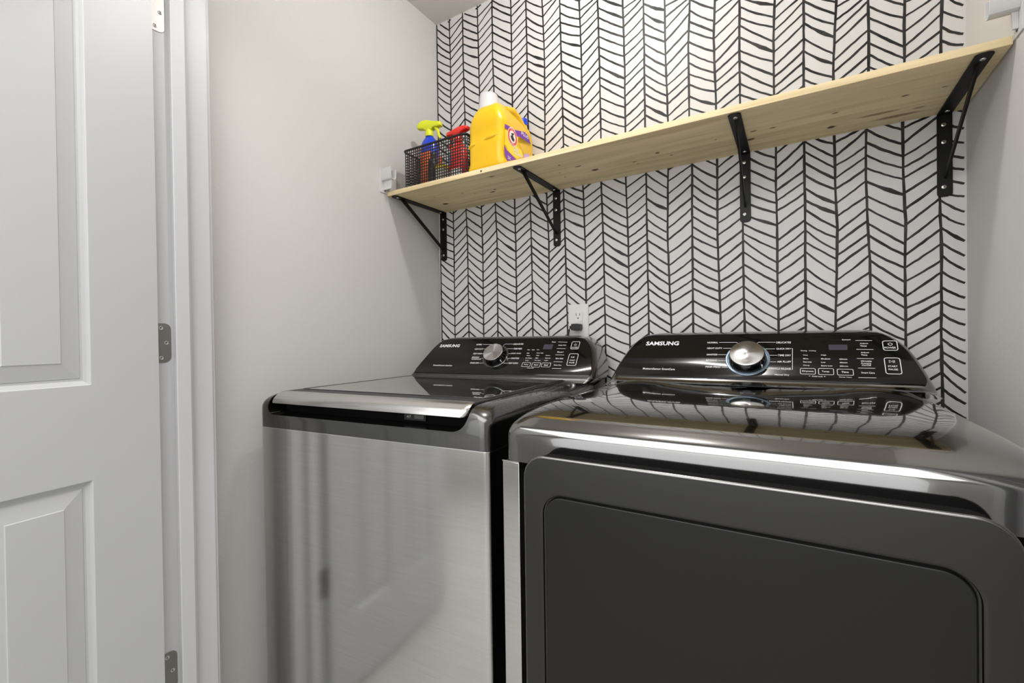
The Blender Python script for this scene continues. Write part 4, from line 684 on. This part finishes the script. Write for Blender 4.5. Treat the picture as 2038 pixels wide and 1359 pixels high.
# ================================================================ OUTLET
root = empty('wall_outlet', 'off-white duplex wall outlet on the patterned wall between the machines', 'outlet', (-.640, D - .0004, 1.1845))
bm = B(); o = rrect(-.0375, .0375, -.0600, .0600, .004); o2 = rrect(-.0345, .0345, -.0570, .0570, .003)
rings(bm, [[(x, 0, z) for x, z in o], [(x, -.0025, z) for x, z in o], [(x, -.0052, z) for x, z in o2]]); obj('cover_plate', bm, M_outlet, root, smooth=True)
bm = B(); prism_y(bm, rrect(-.0165, .0165, -.0335, .0335, .001), -.0072, -.0050); obj('receptacle', bm, M_outlet, root, bevel=.0004)
bm = B()
for zc in (.0195,):
    box(bm, -.0075, -.0055, -.0074, -.0071, zc + .000, zc + .009); box(bm, .0055, .0075, -.0074, -.0071, zc + .000, zc + .008)
    rings(bm, [circ((0, -.0074, zc - .008), .0026, 12, 'y'), circ((0, -.0071, zc - .008), .0026, 12, 'y')])
obj('socket_slots', bm, M_dark, root)
bm = B(); box(bm, -.0150, -.002, -.0082, -.0071, -.005, .003); box(bm, .002, .0150, -.0082, -.0071, -.005, .003); obj('test_buttons', bm, M_outlet, root, bevel=.0003)
bm = B(); box(bm, .011, .0125, -.0085, -.0081, -.001, .002); obj('indicator_mark', bm, M_dark, root)
p = empty('power_plug', 'black right-angle plug and cord in the wall outlet', 'plug', (-.640, D - .0080, 1.1650))
bm = B(); prism_y(bm, [(-.016, -.011), (.013, -.013), (.017, -.006), (.017, .009), (.010, .011), (-.015, .011)], -.026, -.0002); obj('plug_body', bm, M_blackpl, p, bevel=.002)
bm = B(); tube(bm, [(-.010, -.018, .002), (-.020, -.019, -.001), (-.026, -.019, -.010), (-.029, -.019, -.025), (-.030, -.018, -.06), (-.026, -.016, -.16), (-.02, -.016, -.35)], [.006, .0055, .0042, .004, .004, .004, .004], 12); obj('cord', bm, M_blackpl, p, smooth=True)

# ================================================================ APPLIANCES
def leg_feet(root, x0, x1, y0, y1):
    for x in (x0 + .05, x1 - .05):
        for y in (y0 + .06, y1 - .06):
            bm = B(); lathe(bm, [(.0, 0), (.022, 0), (.024, .004), (.024, .016), (.012, .020), (.012, .034)], (x, y, 0), 18); obj('foot', bm, M_blackpl, root, smooth=True)
def console(root, rows, yb, top_panel_z, z_p0, y_p0, slope, inset, key):
    """control console from level rings; rows: z, xl, xr, y_front, corner radius"""
    bm = B(); rr = resample(rows, 3)
    rs = []
    for z, xl, xr, yf, r in rr: rs.append([(x, y, z) for x, y in rrect4(xl, xr, yf, yb, (r, r, .01, .01), 8)])
    rings(bm, rs); obj('console_body', bm, M_graph_top if key == 'D' else M_graph, root, smooth=True, ang=50)
    # glossy black fascia following the slope
    xl_at = lambda z: np.interp(z, [q[0] for q in rr], [q[1] for q in rr]); xr_at = lambda z: np.interp(z, [q[0] for q in rr], [q[2] for q in rr])
    zs = np.linspace(z_p0, top_panel_z, 16); nn = math.hypot(1, slope)
    def fr(x, s, off=.0024):
        z = z_p0 + s / nn; y = y_p0 + slope * (z - z_p0)
        return (x, y - off / nn, z + off * slope / nn)
    L = [(float(xl_at(z)) + inset + max(0, (.010 - (z - z_p0)) * .8), (z - z_p0) * nn) for z in zs]; Rr = [(float(xr_at(z)) - inset - max(0, (.010 - (z - z_p0)) * .8), (z - z_p0) * nn) for z in zs]
    # round the two top corners a little more
    outline = L + [(L[-1][0] + .010, L[-1][1] + .005), (L[-1][0] + .03, L[-1][1] + .007), (Rr[-1][0] - .03, Rr[-1][1] + .007), (Rr[-1][0] - .010, Rr[-1][1] + .005)] + Rr[::-1]
    c0 = sum(p[0] for p in outline) / len(outline); c1 = .07
    sh = [(c0 + (x - c0) * .994, c1 + (s - c1) * .975) for x, s in outline]
    bm = B(); rings(bm, [[fr(x, s, -.004) for x, s in outline], [fr(x, s, .0012) for x, s in outline], [fr(x, s, .0024) for x, s in sh]])
    obj('control_panel', bm, M_black, root, smooth=True, ang=30)
    # printing
    T = PRT[key]; f = lambda x, s: fr(x, s, .0027)
    BM = {}
    kx_ = T['knob'][0]
    def cl(x, s, word=''):
        if word == 'SAMSUNG': n = 'brand_lettering'
        elif 'SmartCare' in word: n = 'feature_lettering'
        elif x < kx_: n = 'cycle_legend_a'
        elif x < T['cut'][0]: n = 'cycle_legend_b'
        elif x < T['cut'][1]: n = 'settings_legend' if s < T['cut'][4] else 'status_legend'
        elif x < T['cut'][2]: n = 'option_legend'
        else: n = 'power_button_mark' if s > T['cut'][3] else 'start_button_mark'
        if n not in BM: BM[n] = B()
        return BM[n]
    for s_, x0, x1, sc, h in T['t']:
        text_bm(cl((x0 + x1) / 2, sc, s_), s_, x0, x1, sc, h * .88, f, .028 if s_ == 'SAMSUNG' else .010)
    lw = .0010 if key == 'D' else .0011
    for l in T['l']: stroke_bm(cl(sum(p[0] for p in l) / len(l), l[0][1]), l, lw, f)
    for i, (x0, x1, s0, s1) in enumerate(T['b']):
        bm = cl((x0 + x1) / 2, (s0 + s1) / 2)
        w_ = .0010 if i < 3 else .0014
        o1 = rrect(x0, x1, s0, s1, .003 if i < 3 else .005, 4); o2 = rrect(x0 + w_, x1 - w_, s0 + w_, s1 - w_, .002 if i < 3 else .004, 4)
        va = [bm.verts.new(f(*p)) for p in o1]; vb = [bm.verts.new(f(*p)) for p in o2]
        for k in range(len(va)): bm.faces.new((va[k], va[(k + 1) % len(va)], vb[(k + 1) % len(va)], vb[k]))
    (px, ps), (qx, qs), pr = T['pow'], T['play'], T['pr']
    bm = cl(px, ps)
    arc = [(px + pr * math.cos(a), ps + pr * math.sin(a)) for a in np.linspace(R(125), R(415), 18)]; stroke_bm(bm, arc, pr * .28, f)
    stroke_bm(bm, [(px, ps + pr * .25), (px, ps + pr * 1.3)], pr * .28, f)
    e = pr * .9; bm = cl(qx, qs)
    stroke_bm(bm, [(qx - e * 1.6, qs + e), (qx + e * .1, qs), (qx - e * 1.6, qs - e), (qx - e * 1.6, qs + e), (qx - e * 1.3, qs + e * .8)], e * .25, f)
    for dx in (.5, 1.2): stroke_bm(bm, [(qx + e * dx, qs - e), (qx + e * dx, qs + e)], e * .28, f)
    for n_, b_ in BM.items(): obj(n_.replace('_a', '').replace('_b', '') if n_.startswith('cycle') else n_, b_, M_print, root)
    x0, x1, s0, s1 = T['disp']; bm = B(); poly_bm(bm, rrect(x0, x1, s0, s1, .0015, 2), f); obj('display', bm, M_display, root)
    # faint icons beside the display
    # dial: ring, barrel, spun metal cap
    kx, ks, kr = T['knob']; base = Vector(fr(kx, ks, .0024)); nz = Vector((0, -1 / nn, slope / nn)); ez = nz.to_track_quat('Z', 'Y').to_matrix().to_4x4(); ez.translation = base
    k_ = bpy.data.objects.new('dial', None)
    def part(name, bm2, m_, par):
        o = obj(name, bm2, m_, par, smooth=True, ang=30); o.matrix_basis = ez; return o
    bm = B(); lathe(bm, [(kr * 1.31, 0), (kr * 1.31, .0012), (kr * 1.27, .0022), (kr * 1.20, .0022), (kr * 1.17, .0010), (kr * 1.0, .0006)], n=48)
    dial = part('dial_ring', bm, M_ring if key == 'D' else M_graph, root)
    bm = B(); lathe(bm, [(kr * 1.12, .0008), (kr * 1.10, .008), (kr * 1.03, .018), (kr * 1.02, .0235), (kr * .995, .0250), (kr * .985, .0250)], n=48); part('dial_barrel', bm, M_knobside, root)
    bm = B(); lathe(bm, [(kr * .985, .0246), (kr * .98, .0256), (kr * .96, .0260), (kr * .05, .0252), (.0, .0252)], n=48); part('dial_face', bm, M_spun, root)
    a = R(-38); bm = B(); r1, r2 = kr * 1.075, kr * 1.14
    ca, sa = math.cos(a), math.sin(a)
    box(bm, -.0016, .0016, -.002, .002, 0, .010); bmesh.ops.rotate(bm, verts=bm.verts, matrix=Matrix.Rotation(a - PI / 2, 3, 'Z')); bmesh.ops.translate(bm, verts=bm.verts, vec=(r1 * ca, r1 * sa, .002)); part('dial_pointer', bm, M_print, root)

# ---------------------------------------------------------------- dryer
def dryer():
    xl, xr, yf, yb = -.452, .250, .695, 1.452
    root = empty('clothes_dryer', 'charcoal front-loading dryer at right, its glossy top mirroring the wallpaper', 'dryer', ((xl + xr) / 2, yf, 0))
    ox, oy = (xl + xr) / 2, yf
    def put(o): o.location = (-ox, -oy, 0); return o
    ZSm = .9115
    # rounded top: rows of depth inset from the front, inset from the sides, height (measured profile)
    prof = [(0, 0, ZSm), (0, 0, .925), (0, 0, .948), (.0008, .0004, .959), (.0035, .0015, .9655), (.0095, .0045, .973), (.016, .0075, .9778), (.023, .0110, .982), (.030, .0145, .986), (.039, .019, .990), (.049, .024, .9938), (.060, .0290, .9974),
            (.073, .035, 1.001), (.089, .042, 1.0047), (.109, .052, 1.0077), (.136, .066, 1.0100), (.173, .082, 1.0114), (.223, .104, 1.0119), (.298, .140, 1.0108), (.370, .180, 1.0085), (.45, .23, 1.006)]
    bm = B(); rs = []
    for df, ds, z in resample(prof, 3):
        r = max(.030 - .0 * ds, .030 + ds * .55)
        rs.append([(x, y, z) for x, y in rrect4(xl + ds, xr - ds, yf + df, yb - ds * .25, (r, r, .008, .008), 9)])
    rings(bm, rs, True, True)
    top = obj('top_cover', bm, M_graph_top, root, smooth=True, ang=80)
    # scoop above the door
    cut = B(); prism_y(cut, rrect4(-.4155, .2135, .80, .9505, (.001, .001, .034, .034), 8), yf - .03, yf + .030)
    cm = bpy.data.meshes.new('c'); bmesh.ops.recalc_face_normals(cut, faces=cut.faces); cut.to_mesh(cm); cut.free(); co = bpy.data.objects.new('c', cm); C.objects.link(co)
    md = top.modifiers.new('x', 'BOOLEAN'); md.operation = 'DIFFERENCE'; md.object = co; md.solver = 'EXACT'
    dg = bpy.context.evaluated_depsgraph_get(); me = bpy.data.meshes.new_from_object(top.evaluated_get(dg)); top.modifiers.clear(); top.data = me; bpy.data.objects.remove(co)
    me.set_sharp_from_angle(angle=R(80))
    put(top)
    # cabinet
    bm = B(); box(bm, xl + .002, xr - .002, yf + .032, yb, .034, ZSm - .0006); put(obj('cabinet', bm, M_graph, root, bevel=.004))
    bm = B(); box(bm, xl + .001, -.4165, yf + .001, yf + .0315, .034, ZSm - .0022); put(obj('front_strip', bm, M_steel, root, bevel=.0012))
    bm = B(); box(bm, .2145, xr - .001, yf + .001, yf + .0315, .034, ZSm - .0022); put(obj('front_strip', bm, M_steel, root, bevel=.0012))
    bm = B(); box(bm, -.4160, .2140, yf + .026, yf + .0315, .10, .950); put(obj('door_recess', bm, M_void, root))
    for a_, b_ in ((xl + .001, -.4162), (.2142, xr - .001)): put(obj('seam_trim', box(B(), a_, b_, yf - .0003, yf + .004, ZSm - .0016, ZSm - .0002), M_seam, root))
    bm = B(); box(bm, -.4160, .2140, yf + .001, yf + .0315, .034, .10); put(obj('kick_panel', bm, M_graph, root, bevel=.001))
    # door: rounded slab with a shallow inset panel
    dx0, dx1, dz0, dz1, y0 = -.3850, .1960, .27, .9385, .6560
    def rr_(d, y, r): return [(x, y, z) for x, z in rrect(dx0 + d, dx1 - d, dz0 + d, dz1 - d, r, 9)]
    bm = B()
    rings(bm, [rr_(.006, y0 + .060, .032), rr_(.003, y0 + .020, .036), rr_(.0005, y0 + .0040, .0378)], True, False); put(obj('door_side', bm, M_void, root, smooth=True, ang=40))
    bm = B(); rings(bm, [rr_(.0005, y0 + .0040, .0378), rr_(0, y0 + .0026, .038), rr_(.0008, y0 + .0010, .037), rr_(.0022, y0 + .0002, .0360), rr_(.0030, y0, .035)], False, False); put(obj('door_edge_highlight', bm, M_dooredge, root, smooth=True, ang=40))  # highlight on the door edge, built as a brighter ring
    bm = B()
    # front frame down to the groove, then the inset
    a = .036
    fz0 = .30
    def ri(d, y, r): return [(x, y, z) for x, z in rrect(dx0 + a + d, dx1 - a + .0035 - d, dz0 + .06 + d, dz1 - .0600 - d, r, 9)]
    bm2 = B()
    rings(bm, [rr_(.0030, y0, .035), rr_(.0040, y0, .0345), ri(-.0045, y0, .036), ri(-.003, y0, .036), ri(-.0008, y0 + .0012, .034), ri(0, y0 + .0042, .033), ri(.0022, y0 + .0050, .031), ri(.0035, y0 + .0034, .030)], False, False)
    put(obj('dryer_door', bm, M_blacksteel, root, smooth=True, ang=30))
    dd = bpy.data.objects[root.children[-1].name] if root.children else None
    rings(bm2, [ri(.0032, y0 + .0042, .030), ri(.0038, y0 + .0014, .029), ri(.0046, y0 + .0010, .0285), ri(.0054, y0 + .0010, .028)], False, True)
    put(obj('door_inset', bm2, M_blacksteel2, root, smooth=True, ang=30))
    bm = B(); rings(bm, [[(x, y, z) for x, z in rrect(dx0 + .03, dx1 - .03, dz0 + .03, dz1 - .03, .02, 6)] for y in (yf + .003, y0 + .050)]); put(obj('door_neck', bm, M_void, root))
    # console
    rows = [(1.000, -.446, .245, 1.185, .020), (1.0035, -.447, .2465, 1.2150, .022), (1.0075, -.447, .247, 1.2350, .024), (1.0135, -.446, .2465, 1.2455, .024), (1.0200, -.444, .2450, 1.2520, .024), (1.055, -.4320, .2330, 1.2813, .022),
            (1.085, -.4180, .2200, 1.3065, .020), (1.105, -.4050, .2060, 1.3232, .020), (1.1210, -.3900, .1890, 1.3366, .022), (1.1300, -.3740, .1730, 1.3450, .026), (1.1355, -.358, .157, 1.3540, .03), (1.1382, -.340, .140, 1.3660, .03), (1.1390, -.31, .11, 1.388, .03)]
    console(root, rows, 1.448, 1.1265, 1.0200, 1.2520, .838, .008, 'D')
    for ch in root.children:
        if ch.name.split('.')[0] in ('console_body', 'control_panel', 'display', 'brand_lettering', 'feature_lettering', 'cycle_legend', 'settings_legend', 'status_legend', 'option_legend', 'power_button_mark', 'start_button_mark'): put(ch)
        elif ch.name.startswith('dial'): ch.location = Vector(ch.location) + Vector((-ox, -oy, 0))
    nest(root, 'dryer_door', 'door_inset', 'door_edge_highlight', 'door_side', 'door_neck')
    nest(root, 'dial_ring', 'dial_barrel', 'dial_face', 'dial_pointer')
    leg_feet(root, xl - ox, xr - ox, 0, yb - yf)
dryer()

# ---------------------------------------------------------------- washer
def washer():
    root = empty('washing_machine', 'top-loading washer with brushed silver front and tinted glass lid, at left', 'washing machine', (-.5, .7256, 0), R(4.5))
    W0, W1, DP = -.688, 0.0, .695; ZSm = .9115
    cb = root
    # stainless wrap front + dark cabinet behind
    bm = B(); rings(bm, [[(x, y, z) for x, y in rrect4(W0 + .001, W1 - .001, .001, DP - .01, (.014, .014, .006, .006), 8)] for z in (.034, ZSm - .0022)])
    for f in bm.faces:
        c = f.calc_center_median()
        f.material_index = 0 if (c.y < .016) else 1
    obj('cabinet', bm, [M_steel, M_graph], root, smooth=True, ang=40)
    bm = B(); oo = rrect4(W0 + .0002, W1 - .0002, .0002, DP - .008, (.0145, .0145, .006, .006), 8); ii = rrect4(W0 + .004, W1 - .004, .004, DP - .012, (.010, .010, .004, .004), 8)
    rings(bm, [[(x, y, ZSm - .0021) for x, y in oo], [(x, y, ZSm - .0004) for x, y in oo], [(x, y, ZSm - .0004) for x, y in ii], [(x, y, ZSm - .0021) for x, y in ii], [(x, y, ZSm - .0021) for x, y in oo]], False, False)
    obj('seam_trim', bm, M_seam, root, smooth=True)
    # top cover
    prof = [(0, ZSm), (0, .925), (0, .957), (.0010, .968), (.0040, .9770), (.0095, .9850), (.0175, .9912), (.0270, .9950), (.038, .9965), (.06, .997)]
    bm = B(); rs = []
    for d, z in resample(prof, 3): rs.append([(x, y, z) for x, y in rrect4(W0 + d * .8, W1 - d, d * 1.15, DP - d * .3, (.018 + d * .7, .022 + d * 1.1, .01, .01), 9)])
    rings(bm, rs); top = obj('top_cover', bm, M_graph, root, smooth=True, ang=50)
    def cutter(outline_xz, y0, y1):
        cut = B(); prism_y(cut, outline_xz, y0, y1); bmesh.ops.recalc_face_normals(cut, faces=cut.faces)
        cm = bpy.data.meshes.new('c'); cut.to_mesh(cm); cut.free(); co = bpy.data.objects.new('c', cm); C.objects.link(co)
        co.matrix_world = Matrix.Translation((-.5, .7256, 0)) @ Matrix.Rotation(R(4.5), 4, 'Z')
        md = top.modifiers.new('x', 'BOOLEAN'); md.operation = 'DIFFERENCE'; md.object = co; md.solver = 'EXACT'
        bpy.context.view_layer.update()
        dg = bpy.context.evaluated_depsgraph_get(); me = bpy.data.meshes.new_from_object(top.evaluated_get(dg)); top.modifiers.clear(); top.data = me; bpy.data.objects.remove(co)
        top.data.set_sharp_from_angle(angle=R(50))
    LX0, LX1 = -.652, -.0480
    cutter(rrect4(LX0, LX1, .9440, 1.05, (.020, .040, .002, .002), 8), -.02, .578)
    # recess floor behind the handle slot and lid latch
    bm = B(); box(bm, LX0 + .002, LX1 - .002, .052, .060, .9443, .9820); box(bm, LX0 + .004, LX1 - .004, .060, .572, .9443, .9760); obj('recess_wall', bm, M_void, root)
    bm = B(); box(bm, -.246, -.186, .045, .0518, .950, .969); obj('latch_window', bm, M_blackpl, root, bevel=.001)
    bm = B(); box(bm, -.216, -.190, .0436, .0450, .954, .964); obj('latch_button', bm, M_graph, root, bevel=.0005)
    bm = B()
    text_bm(bm, 'AT', -.238, -.226, .9585, .005, lambda x, z: (x, .0447, z)); obj('latch_mark', bm, M_print, root)
    for hx in (-.105, -.59):
        bm = B(); tube(bm, [(hx - .010, .049, .972), (hx - .008, .046, .965), (hx, .045, .962), (hx + .008, .046, .965), (hx + .010, .049, .972)], .0016, 8); obj('lid_hook', bm, M_graph, root, smooth=True)
    # lid: frame, glass, silver handle
    lx0, lx1 = LX0 + .004, LX1 - .004
    lid = obj('lid', prism_z(B(), rrect4(lx0, lx1, .036, .570, (.006, .010, .004, .004), 6), .9825, .9995), M_lidframe, root, bevel=.0025)
    bm = B(); prism_z(bm, rrect4(lx0 + .028, lx1 - .014, .095, .556, (.012, .02, .01, .01), 6), .9985, 1.0010); g = obj('lid_glass', bm, M_lidglass, root, bevel=.0006); 
    # gasket line round the glass
    bm = B(); a_ = rrect4(lx0 + .004, lx1 - .005, .0925, .562, (.014, .024, .012, .012), 6); b_ = rrect4(lx0 + .0278, lx1 - .0138, .0948, .5562, (.012, .02, .01, .01), 6)
    rings(bm, [[(x, y, .9996) for x, y in a_], [(x, y, 1.0006) for x, y in a_], [(x, y, 1.0006) for x, y in b_], [(x, y, .9996) for x, y in b_]], False, False); obj('glass_surround', bm, M_blackpl, root)
    bm = B()
    hp = [(.0420, 1.0005), (.0330, 1.0000), (.0220, .9968), (.0120, .9912), (.0050, .9845), (.0016, .9780), (.0018, .9735), (.0050, .9725), (.0080, .9755), (.0140, .9820), (.0240, .9870), (.0420, .9890)]
    rs = []
    for x, k in ((lx0 + .004, .55), (lx0 + .007, .85), (lx0 + .012, 1), (lx1 - .016, 1), (lx1 - .008, .9), (lx1 - .003, .65)):
        cy_, cz_ = .034, .991; rs.append([(x, cy_ + (y - cy_) * k if y < cy_ else y, cz_ + (z - cz_) * (k * .5 + .5)) for y, z in hp])
    rings(bm, rs); obj('lid_handle', bm, M_handle, root, smooth=True, ang=45)
    rows = [(.992, -.658, .022, .550, .020), (.998, -.657, .029, .5545, .020), (1.004, -.654, .034, .558, .022), (1.009, -.650, .036, .560, .022), (1.045, -.6340, .0330, .5902, .020),
            (1.080, -.6170, .0230, .6195, .020), (1.100, -.6060, .0130, .6363, .020), (1.1165, -.5920, -.0020, .6500, .022), (1.1260, -.5780, -.0170, .6590, .026), (1.1320, -.562, -.034, .6670, .03), (1.1350, -.545, -.052, .677, .03), (1.1358, -.51, -.08, .693, .02)]
    console(root, rows, .735, 1.1225, 1.0090, .5600, .838, .010, 'W')
    nest(root, 'lid', 'lid_glass', 'glass_surround', 'lid_handle')
    nest(root, 'latch_window', 'latch_button', 'latch_mark')
    nest(root, 'dial_ring', 'dial_barrel', 'dial_face', 'dial_pointer')
    leg_feet(root, W0, W1, 0, DP)
washer()
